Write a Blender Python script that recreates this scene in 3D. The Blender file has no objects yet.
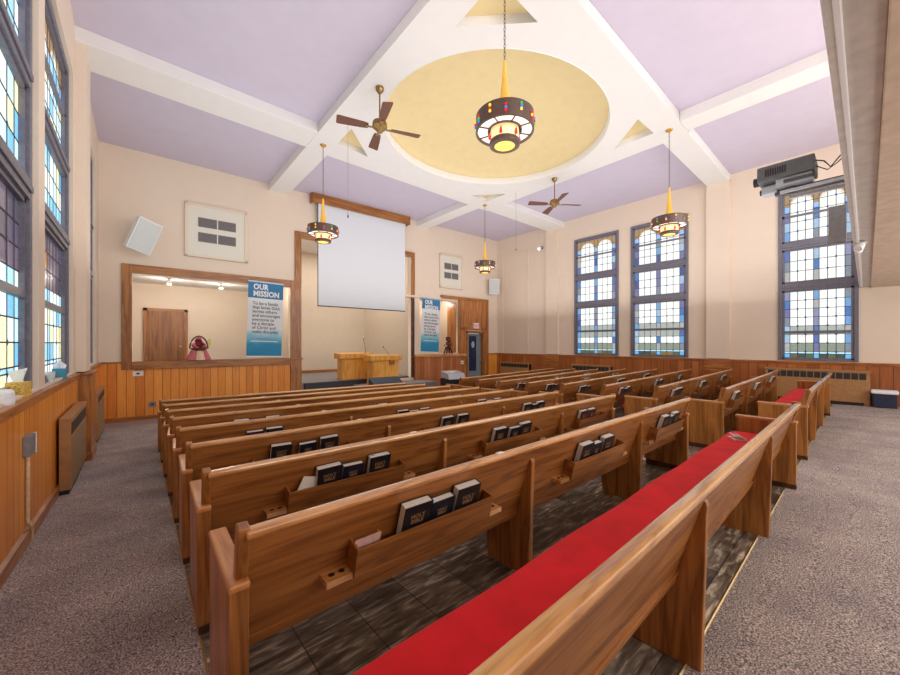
import bpy, bmesh, math, random
from mathutils import Vector, Matrix
random.seed(7)
SC = bpy.context.scene
COL = SC.collection
SLOPE = .0491
CAMH = 1.402
def FZ(y):                                   # floor height (the nave floor falls towards the platform)
    return -SLOPE * min(max(y, -7), 9.85)
FRONT = FZ(11)

# ------------------------------------------------------------------ materials
MATS = {}
def srgb(c):
    return tuple(((v/255)/12.92 if v/255 <= .04045 else ((v/255+.055)/1.055)**2.4) for v in c) + (1,)
def newmat(name):
    m = bpy.data.materials.new(name); m.use_nodes = True
    nt = m.node_tree; b = nt.nodes['Principled BSDF']
    return m, nt, b
def ramp(nt, stops):
    r = nt.nodes.new('ShaderNodeValToRGB'); e = r.color_ramp.elements
    while len(e) < len(stops): e.new(.5)
    for el, (p, c) in zip(e, stops): el.position = p; el.color = srgb(c)
    return r
def texco(nt, scale=(1, 1, 1), kind='Object'):
    t = nt.nodes.new('ShaderNodeTexCoord'); mp = nt.nodes.new('ShaderNodeMapping')
    mp.inputs['Scale'].default_value = scale
    nt.links.new(t.outputs[kind], mp.inputs[0]); return mp
def plain(name, c, rough=.6, metal=0, var=.04, scale=6, bump=0, coat=0, emit=None, es=0):
    m, nt, b = newmat(name)
    mp = texco(nt, (scale,)*3); n = nt.nodes.new('ShaderNodeTexNoise'); n.inputs['Detail'].default_value = 4
    nt.links.new(mp.outputs[0], n.inputs['Vector'])
    lo = tuple(max(0, v*(1-var*2)) for v in c); hi = tuple(min(255, v*(1+var)) for v in c)
    r = ramp(nt, [(.3, lo), (.7, hi)]); nt.links.new(n.outputs['Fac'], r.inputs[0])
    nt.links.new(r.outputs[0], b.inputs['Base Color'])
    b.inputs['Roughness'].default_value = rough; b.inputs['Metallic'].default_value = metal
    b.inputs['Coat Weight'].default_value = coat
    if bump:
        bp = nt.nodes.new('ShaderNodeBump'); bp.inputs['Strength'].default_value = bump; bp.inputs['Distance'].default_value = .01
        nt.links.new(n.outputs['Fac'], bp.inputs['Height']); nt.links.new(bp.outputs[0], b.inputs['Normal'])
    if emit:
        b.inputs['Emission Color'].default_value = srgb(emit); b.inputs['Emission Strength'].default_value = es
    MATS[name] = m; return m
def wood(name, dark, mid, light, axis='x', rough=.38, coat=.25, fine=1.0):
    m, nt, b = newmat(name)
    sc = {'x': (1.2, 14, 14), 'y': (14, 1.2, 14), 'z': (14, 14, 1.2)}[axis]
    sc = tuple(v*fine for v in sc)
    mp = texco(nt, sc)
    n1 = nt.nodes.new('ShaderNodeTexNoise'); n1.inputs['Scale'].default_value = .9; n1.inputs['Detail'].default_value = 3
    n1.inputs['Distortion'].default_value = 1.1
    n2 = nt.nodes.new('ShaderNodeTexNoise'); n2.inputs['Scale'].default_value = 5.5; n2.inputs['Detail'].default_value = 6
    nt.links.new(mp.outputs[0], n1.inputs['Vector']); nt.links.new(mp.outputs[0], n2.inputs['Vector'])
    ml = nt.nodes.new('ShaderNodeMath'); ml.operation = 'MULTIPLY'; ml.inputs[1].default_value = 5.0
    nt.links.new(n1.outputs['Fac'], ml.inputs[0])
    fr = nt.nodes.new('ShaderNodeMath'); fr.operation = 'PINGPONG'; fr.inputs[1].default_value = 1
    nt.links.new(ml.outputs[0], fr.inputs[0])
    mx = nt.nodes.new('ShaderNodeMix'); mx.inputs[0].default_value = .45
    nt.links.new(fr.outputs[0], mx.inputs[2]); nt.links.new(n2.outputs['Fac'], mx.inputs[3])
    r = ramp(nt, [(.15, dark), (.45, mid), (.85, light)]); nt.links.new(mx.outputs[0], r.inputs[0])
    nt.links.new(r.outputs[0], b.inputs['Base Color'])
    b.inputs['Roughness'].default_value = rough; b.inputs['Coat Weight'].default_value = coat
    b.inputs['Coat Roughness'].default_value = .25 if coat < .9 else .13
    bp = nt.nodes.new('ShaderNodeBump'); bp.inputs['Strength'].default_value = .08; bp.inputs['Distance'].default_value = .004
    nt.links.new(n2.outputs['Fac'], bp.inputs['Height']); nt.links.new(bp.outputs[0], b.inputs['Normal'])
    MATS[name] = m; return m
def planks(name, axis, width, dark, mid, light, rough=.4):
    """tongue-and-groove boards standing upright, one tone per board"""
    m, nt, b = newmat(name)
    t = nt.nodes.new('ShaderNodeTexCoord'); sp = nt.nodes.new('ShaderNodeSeparateXYZ')
    nt.links.new(t.outputs['Object'], sp.inputs[0])
    L = nt.links
    def math_(op, a, v=None):
        q = nt.nodes.new('ShaderNodeMath'); q.operation = op
        L.new(a, q.inputs[0])
        if v is not None: q.inputs[1].default_value = v
        return q.outputs[0]
    u = math_('DIVIDE', sp.outputs['XY'.index(axis.upper())], width)
    fl = math_('FLOOR', u)
    wn = nt.nodes.new('ShaderNodeTexWhiteNoise'); wn.noise_dimensions = '1D'; L.new(fl, wn.inputs['W'])
    f = math_('FRACT', u); g = math_('SUBTRACT', f, .5); g = math_('ABSOLUTE', g); g = math_('GREATER_THAN', g, .47)
    mp = nt.nodes.new('ShaderNodeMapping'); mp.inputs['Scale'].default_value = (22, 22, 1.6)
    L.new(t.outputs['Object'], mp.inputs[0])
    n = nt.nodes.new('ShaderNodeTexNoise'); n.inputs['Scale'].default_value = 1.5; n.inputs['Detail'].default_value = 5; n.inputs['Distortion'].default_value = .8
    n.noise_dimensions = '4D'; L.new(mp.outputs[0], n.inputs['Vector'])
    w5 = math_('MULTIPLY', wn.outputs['Value'], 20); L.new(w5, n.inputs['W'])
    mx = nt.nodes.new('ShaderNodeMix'); mx.inputs[0].default_value = .65
    L.new(wn.outputs['Value'], mx.inputs[2]); L.new(n.outputs['Fac'], mx.inputs[3])
    r = ramp(nt, [(.2, dark), (.5, mid), (.8, light)]); L.new(mx.outputs[0], r.inputs[0])
    m2 = nt.nodes.new('ShaderNodeMix'); m2.data_type = 'RGBA'; m2.blend_type = 'MULTIPLY'; L.new(g, m2.inputs[0])
    L.new(r.outputs[0], m2.inputs[6]); m2.inputs[7].default_value = (.25, .2, .18, 1)
    L.new(m2.outputs[2], b.inputs['Base Color']); b.inputs['Roughness'].default_value = rough
    b.inputs['Coat Weight'].default_value = .15
    MATS[name] = m; return m
def vcol(name, emis=1.0, rough=.2):
    m, nt, b = newmat(name)
    a = nt.nodes.new('ShaderNodeVertexColor'); a.layer_name = 'Col'
    n = nt.nodes.new('ShaderNodeTexNoise'); n.inputs['Scale'].default_value = 30; n.inputs['Detail'].default_value = 3
    mp = texco(nt); nt.links.new(mp.outputs[0], n.inputs['Vector'])
    r = ramp(nt, [(.3, (228, 230, 232)), (.65, (255, 255, 255))]); nt.links.new(n.outputs['Fac'], r.inputs[0])
    mx = nt.nodes.new('ShaderNodeMix'); mx.data_type = 'RGBA'; mx.blend_type = 'MULTIPLY'; mx.inputs[0].default_value = 1
    nt.links.new(a.outputs['Color'], mx.inputs[6]); nt.links.new(r.outputs[0], mx.inputs[7])
    nt.links.new(mx.outputs[2], b.inputs['Emission Color']); b.inputs['Emission Strength'].default_value = emis
    b.inputs['Base Color'].default_value = (.05, .05, .06, 1); b.inputs['Roughness'].default_value = rough
    MATS[name] = m; return m

W_D, W_M, W_L = (108, 62, 24), (146, 90, 40), (172, 112, 56)
wood('pew_wood', W_D, W_M, W_L, 'x', fine=.9)
wood('pew_upright', (116, 68, 26), (156, 100, 44), (182, 122, 62), 'z', fine=1.0)
wood('pew_cap', (164, 108, 54), (202, 146, 86), (222, 172, 112), 'x', rough=.22, coat=1.0)
wood('pew_cap_y', (160, 98, 48), (194, 132, 76), (212, 152, 96), 'y', rough=.3, coat=.4)
wood('trim_wood', (122, 72, 26), (158, 98, 40), (182, 120, 58), 'x')
wood('trim_wood_z', (122, 72, 26), (158, 98, 40), (182, 120, 58), 'z')
wood('trim_wood_y', (122, 68, 24), (162, 96, 40), (186, 118, 58), 'y')
wood('oak', (206, 138, 50), (228, 162, 68), (240, 180, 90), 'z', rough=.4)
wood('walnut', (44, 24, 12), (72, 38, 20), (96, 54, 28), 'x', rough=.4)
wood('door_wood', (112, 66, 24), (142, 88, 34), (160, 104, 46), 'z', fine=.5)
wood('panel_wood', (140, 82, 36), (176, 110, 56), (196, 130, 72), 'z', fine=.7)
planks('wainscot_x', 'x', .17, (204, 118, 34), (232, 144, 52), (246, 170, 74))
planks('wainscot_y', 'y', .17, (204, 118, 34), (232, 146, 52), (246, 170, 74))
planks('wainscot_right', 'y', .19, (138, 74, 30), (168, 96, 44), (190, 118, 62))
planks('lowwall_x', 'x', .16, (150, 84, 44), (180, 110, 66), (202, 134, 88))
plain('wall_paint', (230, 213, 194), .75, var=.004, scale=.8)
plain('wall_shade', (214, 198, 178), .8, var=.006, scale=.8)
plain('lavender', (204, 196, 214), .8, var=.006, scale=.8)
plain('beam_white', (232, 230, 228), .75, var=.004, scale=.8)
plain('dome_yellow', (228, 208, 156), .75, var=.008, scale=1)
plain('soffit_beige', (214, 192, 168), .8, var=.03, scale=2)
plain('soffit_light', (214, 208, 200), .6, var=.03, scale=2)
plain('frame_purple', (116, 114, 126), .45, var=.05, scale=5)
plain('lead', (52, 58, 66), .5)
plain('jewel', (40, 70, 130), .3)
plain('brass', (150, 122, 78), .3, metal=.9)
plain('brass_bright', (196, 150, 60), .3, metal=.85)
plain('bronze', (104, 86, 76), .4, metal=.6)
plain('black', (22, 22, 25), .45)
plain('dark_grey', (72, 74, 78), .5)
plain('projector_grey', (92, 94, 98), .5)
plain('mid_grey', (128, 128, 132), .5)
plain('silver', (180, 186, 194), .35, metal=.3)
plain('white_plastic', (232, 232, 230), .45, var=.01)
plain('off_white', (226, 222, 208), .5, var=.01)
plain('grille_grey', (128, 120, 118), .7)
plain('speaker_cloth', (206, 210, 208), .8, var=.01)
plain('paper', (238, 234, 226), .8, var=.02, scale=40)
plain('page_edge', (226, 224, 218), .8, var=.05, scale=90)
plain('book_black', (26, 20, 26), .4, var=.1)
plain('book_navy', (16, 20, 36), .4, var=.1)
plain('book_maroon', (66, 22, 30), .45, var=.1)
plain('gold_ink', (146, 114, 78), .45)
plain('booklet_blue', (150, 176, 206), .6)
plain('pink_card', (222, 180, 170), .7)
plain('pencil_wood', (204, 150, 70), .5)
plain('hole_dark', (24, 14, 8), .8)
plain('screen_white', (226, 230, 236), .85, var=.006)
plain('carpet_stage', (140, 134, 134), .95, var=.08, scale=60)
plain('carpet_dark', (66, 66, 72), .95)
plain('radiator_brown', (172, 126, 80), .5, var=.03, scale=3)
plain('radiator_cloth', (152, 122, 88), .8, var=.1, scale=60)
plain('slot_dark', (44, 40, 40), .6)
plain('blue_tub', (34, 42, 70), .45)
plain('tissue', (240, 242, 246), .9, var=.02)
plain('glass_clear', (210, 222, 226), .1)
plain('door_grey', (122, 136, 144), .5)
plain('poster_navy', (24, 36, 70), .4, var=.4, scale=4)
plain('exit_red', (206, 40, 30), .5, emit=(220, 40, 30), es=.6)
plain('fan_blade', (104, 56, 30), .4, var=.12, scale=8)
plain('strip_metal', (196, 170, 120), .35, metal=.6)
plain('lamp_glow', (255, 246, 220), .5, emit=(255, 238, 196), es=3.2)
plain('lamp_white', (255, 246, 236), .5, emit=(255, 240, 226), es=.7)
plain('lamp_cream', (255, 232, 180), .5, emit=(250, 218, 150), es=.6)
plain('lamp_amber', (240, 190, 80), .5, emit=(255, 206, 96), es=1.1, var=.2, scale=30)
plain('cone_yellow', (226, 176, 70), .4, emit=(220, 160, 60), es=.35)
plain('bead_red', (200, 30, 30), .2, emit=(220, 20, 20), es=.6)
plain('bead_green', (60, 170, 70), .2, emit=(60, 190, 60), es=.6)
plain('bead_yellow', (240, 200, 60), .2, emit=(250, 210, 60), es=.8)
plain('bead_blue', (60, 120, 210), .2, emit=(60, 130, 230), es=.6)
plain('burgundy', (124, 20, 42), .7, var=.3, scale=30)
plain('pink_cloth', (206, 112, 122), .85, var=.1, scale=10)
plain('cream_cloth', (232, 206, 170), .85)
plain('wicker', (110, 72, 44), .7)
plain('dried_brown', (92, 40, 26), .8, var=.3, scale=30)
plain('leaf_yellow', (222, 220, 120), .6)
plain('beige_tape', (226, 196, 156), .7)
plain('blue_box', (70, 150, 176), .6, var=.15, scale=30)

def carpet():
    m, nt, b = newmat('carpet')
    mp = texco(nt, (1, 1, 1)); n = nt.nodes.new('ShaderNodeTexNoise'); n.inputs['Scale'].default_value = 135; n.inputs['Detail'].default_value = 3
    n2 = nt.nodes.new('ShaderNodeTexNoise'); n2.inputs['Scale'].default_value = 2.2; n2.inputs['Detail'].default_value = 3
    nt.links.new(mp.outputs[0], n.inputs['Vector']); nt.links.new(mp.outputs[0], n2.inputs['Vector'])
    r = ramp(nt, [(.37, (88, 86, 90)), (.46, (148, 142, 142)), (.54, (180, 170, 166)), (.63, (230, 220, 214))])
    nt.links.new(n.outputs['Fac'], r.inputs[0])
    r2 = ramp(nt, [(.3, (214, 210, 214)), (.7, (255, 250, 246))]); nt.links.new(n2.outputs['Fac'], r2.inputs[0])
    mx = nt.nodes.new('ShaderNodeMix'); mx.data_type = 'RGBA'; mx.blend_type = 'MULTIPLY'; mx.inputs[0].default_value = 1
    nt.links.new(r.outputs[0], mx.inputs[6]); nt.links.new(r2.outputs[0], mx.inputs[7])
    nt.links.new(mx.outputs[2], b.inputs['Base Color']); b.inputs['Roughness'].default_value = .95
    bp = nt.nodes.new('ShaderNodeBump'); bp.inputs['Strength'].default_value = .5; bp.inputs['Distance'].default_value = .006
    nt.links.new(n.outputs['Fac'], bp.inputs['Height']); nt.links.new(bp.outputs[0], b.inputs['Normal'])
    MATS['carpet'] = m
carpet()
def tiles():
    m, nt, b = newmat('tiles'); L = nt.links
    t = nt.nodes.new('ShaderNodeTexCoord')
    br = nt.nodes.new('ShaderNodeTexBrick'); br.offset = 0; br.inputs['Scale'].default_value = 1
    br.inputs['Brick Width'].default_value = .305; br.inputs['Row Height'].default_value = .305
    br.inputs['Mortar Size'].default_value = .0025; br.inputs['Mortar Smooth'].default_value = .2
    br.inputs['Color1'].default_value = (0, 0, 0, 1); br.inputs['Color2'].default_value = (1, 1, 1, 1); br.inputs['Mortar'].default_value = (0, 0, 0, 1)
    L.new(t.outputs['Object'], br.inputs['Vector'])
    mp = nt.nodes.new('ShaderNodeMapping'); mp.inputs['Scale'].default_value = (4, 20, 6); mp.inputs['Rotation'].default_value = (0, 0, .9)
    L.new(t.outputs['Object'], mp.inputs[0])
    n = nt.nodes.new('ShaderNodeTexNoise'); n.inputs['Scale'].default_value = 1.6; n.inputs['Detail'].default_value = 8; n.inputs['Distortion'].default_value = .6
    L.new(mp.outputs[0], n.inputs['Vector'])
    r = ramp(nt, [(.34, (104, 96, 88)), (.5, (150, 140, 128)), (.57, (180, 170, 156)), (.66, (244, 236, 220))]); L.new(n.outputs['Fac'], r.inputs[0])
    rb = ramp(nt, [(0, (130, 124, 120)), (1, (255, 250, 244))]); L.new(br.outputs['Color'], rb.inputs[0])
    mx = nt.nodes.new('ShaderNodeMix'); mx.data_type = 'RGBA'; mx.blend_type = 'MULTIPLY'; mx.inputs[0].default_value = 1
    L.new(r.outputs[0], mx.inputs[6]); L.new(rb.outputs[0], mx.inputs[7])
    m2 = nt.nodes.new('ShaderNodeMix'); m2.data_type = 'RGBA'; L.new(br.outputs['Fac'], m2.inputs[0])
    L.new(mx.outputs[2], m2.inputs[6]); m2.inputs[7].default_value = srgb((30, 28, 26))
    L.new(m2.outputs[2], b.inputs['Base Color']); b.inputs['Roughness'].default_value = .28
    MATS['tiles'] = m
tiles()
def velvet():
    m, nt, b = newmat('red_cushion')
    mp = texco(nt, (1, 1, 1)); n = nt.nodes.new('ShaderNodeTexNoise'); n.inputs['Scale'].default_value = 5; n.inputs['Detail'].default_value = 5
    nt.links.new(mp.outputs[0], n.inputs['Vector'])
    r = ramp(nt, [(.3, (214, 6, 22)), (.7, (244, 14, 36))]); nt.links.new(n.outputs['Fac'], r.inputs[0])
    nt.links.new(r.outputs[0], b.inputs['Base Color']); b.inputs['Roughness'].default_value = .85
    b.inputs['Sheen Weight'].default_value = .1; b.inputs['Sheen Tint'].default_value = (1, .5, .5, 1)
    MATS['red_cushion'] = m
velvet()
def tissue_pattern():
    m, nt, b = newmat('tissue_box_gold')
    mp = texco(nt, (1, 1, 1)); n = nt.nodes.new('ShaderNodeTexVoronoi'); n.inputs['Scale'].default_value = 80
    nt.links.new(mp.outputs[0], n.inputs['Vector'])
    r = ramp(nt, [(.2, (176, 120, 24)), (.5, (226, 190, 96))]); nt.links.new(n.outputs['Distance'], r.inputs[0])
    nt.links.new(r.outputs[0], b.inputs['Base Color']); MATS['tissue_box_gold'] = m
tissue_pattern()
vcol('stained_glass', 1.55)  # emission stands in for daylight coming through the panes
def banner_mat():
    m, nt, b = newmat('banner_print'); L = nt.links
    t = nt.nodes.new('ShaderNodeTexCoord'); sp = nt.nodes.new('ShaderNodeSeparateXYZ'); L.new(t.outputs['Object'], sp.inputs[0])
    mp = nt.nodes.new('ShaderNodeMapping'); mp.inputs['Scale'].default_value = (1.2, 1, 2.2); L.new(t.outputs['Object'], mp.inputs[0])
    n = nt.nodes.new('ShaderNodeTexNoise'); n.inputs['Scale'].default_value = 2; n.inputs['Detail'].default_value = 4; L.new(mp.outputs[0], n.inputs['Vector'])
    s = nt.nodes.new('ShaderNodeMath'); s.operation = 'MULTIPLY_ADD'; L.new(n.outputs['Fac'], s.inputs[0]); s.inputs[1].default_value = .34
    ad = nt.nodes.new('ShaderNodeMath'); ad.operation = 'SUBTRACT'; L.new(sp.outputs[2], ad.inputs[0]); ad.inputs[1].default_value = .17
    L.new(ad.outputs[0], s.inputs[2])
    dv = nt.nodes.new('ShaderNodeMath'); dv.operation = 'DIVIDE'; L.new(s.outputs[0], dv.inputs[0]); dv.inputs[1].default_value = 2.16
    r = ramp(nt, [(0, (24, 130, 176)), (.14, (36, 142, 186)), (.21, (96, 176, 206)), (.29, (150, 204, 222)), (.36, (232, 236, 240))])
    L.new(dv.outputs[0], r.inputs[0])
    g = nt.nodes.new('ShaderNodeMath'); g.operation = 'GREATER_THAN'; L.new(sp.outputs[2], g.inputs[0]); g.inputs[1].default_value = 1.68
    mx = nt.nodes.new('ShaderNodeMix'); mx.data_type = 'RGBA'; L.new(g.outputs[0], mx.inputs[0])
    L.new(r.outputs[0], mx.inputs[6]); mx.inputs[7].default_value = srgb((38, 120, 168))
    L.new(mx.outputs[2], b.inputs['Base Color']); b.inputs['Roughness'].default_value = .6
    MATS['banner_print'] = m
banner_mat()

# ------------------------------------------------------------------ mesh helpers
class MB:
    def __init__(s): s.v = []; s.f = []; s.mi = []; s.mats = []; s.cols = []
    def m(s, name):
        if name not in s.mats: s.mats.append(name)
        return s.mats.index(name)
    def poly(s, pts, mat, flip=False):
        k = len(s.v); s.v += [tuple(p) for p in pts]; idx = list(range(k, k+len(pts)))
        s.f.append(idx[::-1] if flip else idx); s.mi.append(s.m(mat))
    def faces(s, vs, fs, mat):
        k = len(s.v); s.v += [tuple(p) for p in vs]; mi = s.m(mat)
        for f in fs: s.f.append([k+i for i in f]); s.mi.append(mi)
    def box(s, x0, x1, y0, y1, z0, z1, mat):
        if x0 > x1: x0, x1 = x1, x0
        if y0 > y1: y0, y1 = y1, y0
        if z0 > z1: z0, z1 = z1, z0
        vs = [(x0,y0,z0),(x1,y0,z0),(x1,y1,z0),(x0,y1,z0),(x0,y0,z1),(x1,y0,z1),(x1,y1,z1),(x0,y1,z1)]
        s.faces(vs, [(0,3,2,1),(4,5,6,7),(0,1,5,4),(1,2,6,5),(2,3,7,6),(3,0,4,7)], mat); return s
    def prism(s, pts, a0, a1, axis, mat):
        """2D outline (counter-clockwise) swept along axis; pts are the two other coordinates in order"""
        n = len(pts)
        def P(p, a):
            return {'x': (a, p[0], p[1]), 'y': (p[0], a, p[1]), 'z': (p[0], p[1], a)}[axis]
        vs = [P(p, a0) for p in pts] + [P(p, a1) for p in pts]
        fs = [tuple(range(n))[::-1], tuple(range(n, 2*n))] + [(i, (i+1) % n, n+(i+1) % n, n+i) for i in range(n)]
        s.faces(vs, fs, mat); return s
    def lathe(s, prof, mat, seg=24, c=(0, 0, 0), sx=1, sy=1):
        vs = []; fs = []; n = len(prof)
        for i in range(seg):
            a = 2*math.pi*i/seg
            for r, z in prof: vs.append((c[0]+r*math.cos(a)*sx, c[1]+r*math.sin(a)*sy, c[2]+z))
        for i in range(seg):
            j = (i+1) % seg
            for k in range(n-1): fs.append((i*n+k, j*n+k, j*n+k+1, i*n+k+1))
        s.faces(vs, fs, mat); return s
    def tube(s, pts, r, mat, seg=8, r2=None):
        pts = [Vector(p) for p in pts]; n = len(pts); vs = []; fs = []
        for i, p in enumerate(pts):
            d = (pts[min(i+1, n-1)]-pts[max(i-1, 0)]).normalized()
            u = d.cross(Vector((0, 0, 1))) if abs(d.z) < .95 else d.cross(Vector((1, 0, 0)))
            u.normalize(); w = d.cross(u)
            rr = r if r2 is None else r+(r2-r)*i/(n-1)
            for k in range(seg):
                a = 2*math.pi*k/seg; vs.append(tuple(p+u*rr*math.cos(a)+w*rr*math.sin(a)))
        for i in range(n-1):
            for k in range(seg):
                k2 = (k+1) % seg; fs.append((i*seg+k, i*seg+k2, (i+1)*seg+k2, (i+1)*seg+k))
        fs.append(tuple(range(seg))[::-1]); fs.append(tuple(range((n-1)*seg, n*seg)))
        s.faces(vs, fs, mat); return s
    def build(s, name, parent=None, bevel=0, smooth=False, loc=None, rz=None, weld=False):
        me = bpy.data.meshes.new(name); me.from_pydata(s.v, [], s.f)
        for mn in s.mats: me.materials.append(MATS[mn])
        me.polygons.foreach_set('material_index', s.mi)
        bm = bmesh.new(); bm.from_mesh(me)
        if weld: bmesh.ops.remove_doubles(bm, verts=bm.verts, dist=.0004)
        bmesh.ops.recalc_face_normals(bm, faces=bm.faces); bm.to_mesh(me); bm.free()
        if smooth:
            me.polygons.foreach_set('use_smooth', [True]*len(me.polygons))
            try: me.set_sharp_from_angle(angle=math.radians(40))
            except Exception: pass
        me.update()
        o = bpy.data.objects.new(name, me); COL.objects.link(o)
        if parent: o.parent = parent
        if loc is not None: o.location = loc
        if rz is not None: o.rotation_euler[2] = rz
        if bevel:
            b = o.modifiers.new('bevel', 'BEVEL'); b.width = bevel; b.segments = 2; b.limit_method = 'ANGLE'; b.angle_limit = math.radians(40)
        return o
def empty(name, loc, rot=(0, 0, 0)):
    o = bpy.data.objects.new(name, None); COL.objects.link(o); o.location = loc; o.rotation_euler = rot
    o.empty_display_size = .1; return o
def tag(o, label, cat, group=None):
    o['label'] = label; o['category'] = cat
    if group: o['group'] = group
    return o
def struct(o, label=None):
    o['kind'] = 'structure'
    if label: o['label'] = label
    return o
def copy_tree(o, parent=None):
    c = o.copy(); COL.objects.link(c)
    if parent: c.parent = parent
    for ch in list(o.children): copy_tree(ch, c)
    return c
def plate(outer, holes, t, name, mat):
    """flat plate (outline in x,y) with holes, t thick, as a mesh; z from -t/2 to t/2"""
    cu = bpy.data.curves.new(name, 'CURVE'); cu.dimensions = '2D'; cu.fill_mode = 'BOTH'; cu.extrude = t/2
    for pl in [outer]+holes:
        sp = cu.splines.new('POLY'); sp.points.add(len(pl)-1)
        for p, q in zip(sp.points, pl): p.co = (q[0], q[1], 0, 1)
        sp.use_cyclic_u = True
    tmp = bpy.data.objects.new(name, cu); COL.objects.link(tmp)
    bpy.context.view_layer.update()
    me = bpy.data.meshes.new_from_object(tmp.evaluated_get(bpy.context.evaluated_depsgraph_get()))
    bpy.data.objects.remove(tmp); me.name = name; me.materials.clear(); me.materials.append(MATS[mat])
    for p in me.polygons: p.material_index = 0
    o = bpy.data.objects.new(name, me); COL.objects.link(o); return o
def rect(a, b, c, d): return [(a, c), (b, c), (b, d), (a, d)]
def text(body, size, mat, name, parent, loc, rot, thick=.001, align='LEFT', bold=0, sx=1):
    cu = bpy.data.curves.new(name, 'FONT'); cu.body = body; cu.size = size; cu.extrude = thick; cu.align_x = align; cu.offset = bold
    cu.resolution_u = 2; cu.space_line = .9
    tmp = bpy.data.objects.new(name, cu); COL.objects.link(tmp); bpy.context.view_layer.update()
    me = bpy.data.meshes.new_from_object(tmp.evaluated_get(bpy.context.evaluated_depsgraph_get()))
    bpy.data.objects.remove(tmp); me.materials.clear(); me.materials.append(MATS[mat])
    o = bpy.data.objects.new(name, me); COL.objects.link(o); o.location = loc; o.rotation_euler = rot; o.parent = parent
    o.scale = (sx, 1, 1)
    return o

# ------------------------------------------------------------------ shell
XL, XR = -.73, 12.556
WF0 = Vector((-.752, 11.75, 0)); FA = math.atan2(11.2-11.75, 12.556+.752)      # front wall origin and bearing
def S(x): return (x+.752)/math.cos(FA)
def fw(s, d, z): return Vector((WF0.x+s*math.cos(FA)-d*math.sin(FA), WF0.y+s*math.sin(FA)+d*math.cos(FA), z))
def on_front(o): o.location = WF0; o.rotation_euler = (0, 0, FA); return o      # local x along wall, y to the far side, z up
CZ = 6.136

# floor
mb = MB()
def fl(x0, x1, y0, y1, mat):
    mb.poly([(x0, y0, FZ(y0)), (x1, y0, FZ(y0)), (x1, y1, FZ(y1)), (x0, y1, FZ(y1))], mat)
TX, TY = .235, .525
fl(-1.0, 12.7, -7, TY, 'carpet'); fl(-1.0, TX, TY, 9.85, 'carpet'); fl(TX, 12.7, TY, 8.7, 'tiles'); fl(TX, 12.7, 8.7, 9.85, 'carpet')
fl(-1.0, 12.7, 9.85, 12.0, 'carpet')
floor = struct(mb.build('floor', weld=True), 'sloping floor, speckled mauve carpet in the aisles and dark marbled tiles under the pews')
mb = MB()
for i in range(1):
    mb.prism([(TX-.012, FZ(TY)), (TX+.012, FZ(TY)), (TX+.006, FZ(TY)+.006), (TX-.006, FZ(TY)+.006)], 0, 0, 'y', 'strip_metal') if 0 else None
z0, z1 = FZ(TY), FZ(8.7)
mb.faces([(TX-.006, TY, z0+.001), (TX+.006, TY, z0+.001), (TX, TY, z0+.008), (TX-.006, 8.7, z1+.001), (TX+.006, 8.7, z1+.001), (TX, 8.7, z1+.008)],
         [(0, 2, 1), (3, 4, 5), (0, 1, 4, 3), (1, 2, 5, 4), (2, 0, 3, 5)], 'strip_metal')
struct(mb.build('trim_1'), 'brass carpet edge strip along the left aisle')
mb = MB(); mb.prism([(TY-.006, z0+.001), (TY+.006, z0+.001), (TY, z0+.007)], TX, 11.5, 'x', 'strip_metal')
struct(mb.build('trim_2'), 'brass carpet edge strip behind the rear pews')

# walls with openings
def wall_x(name, x, y0, y1, z0, z1, holes, t, mat):            # wall in a plane of constant x; thickness grows away from the room
    o = plate(rect(y0, y1, z0, z1), [rect(*h) for h in holes], t, name, mat)
    me = o.data
    sgn = 1 if x > 0 else -1
    for v in me.vertices: a, b, c = v.co; v.co = (x+sgn*(t/2)+c, a, b)
    me.update(); return o
LWIN = [(3.1, 5.17, .975, 5.33), (5.46, 7.5, .975, 5.33), (9.05, 10.9, .975, 5.33)]
RWIN = [(5.61, 7.28, .975, 5.32), (3.52, 5.2, .975, 5.32), (.12, 1.5, .975, 5.32)]
wl = struct(wall_x('wall_left', XL, -7, 12.2, -.9, 6.3, LWIN, .3, 'wall_paint'), 'left wall, cream painted, with tall windows')
wr = struct(wall_x('wall_right', XR, -7, 12.2, -.9, 6.3, RWIN, .3, 'wall_paint'), 'right wall, cream painted, with tall windows')
HO = [(S(-.14), S(3.5), .95, 3.1), (S(3.82), S(7.85), .1, 4.74), (S(8.2), S(10.25), 1.0, 3.15), (S(10.66), S(11.58), -.9, 1.84)]
wfo = plate(rect(-.2, 13.6, -.95, 6.3), [rect(*h) for h in HO], .2, 'wall_front', 'wall_paint')
for v in wfo.data.vertices: a, b, c = v.co; v.co = (a, .1+c, b)
struct(on_front(wfo), 'front wall, cream painted, with alcove openings')

# pilasters, painted panel on the right wall
def pilaster(name, x0, x1, y0, y1, z0, z1):
    mb = MB(); mb.box(x0, x1, y0, y1, z0, z1, 'wall_paint'); return struct(mb.build(name), 'painted wall pilaster')
pilaster('trim_3', XL-.02, -.62, 7.78, 8.42, .97, 5.98)
pilaster('trim_4', 12.46, XR+.02, 7.95, 8.5, .97, 5.98)
pilaster('trim_5', 12.46, XR+.02, 2.5, 3.05, .97, 5.98)
mb = MB()
for (y0, y1) in ((9.44, 9.47), (10.84, 10.87)): mb.box(12.53, XR+.01, y0, y1, .97, 5.37, 'wall_paint')
mb.box(12.53, XR+.01, 9.44, 10.87, 5.35, 5.39, 'wall_paint')
struct(mb.build('trim_6'), 'raised outline of a blind painted panel on the right wall')

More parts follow.
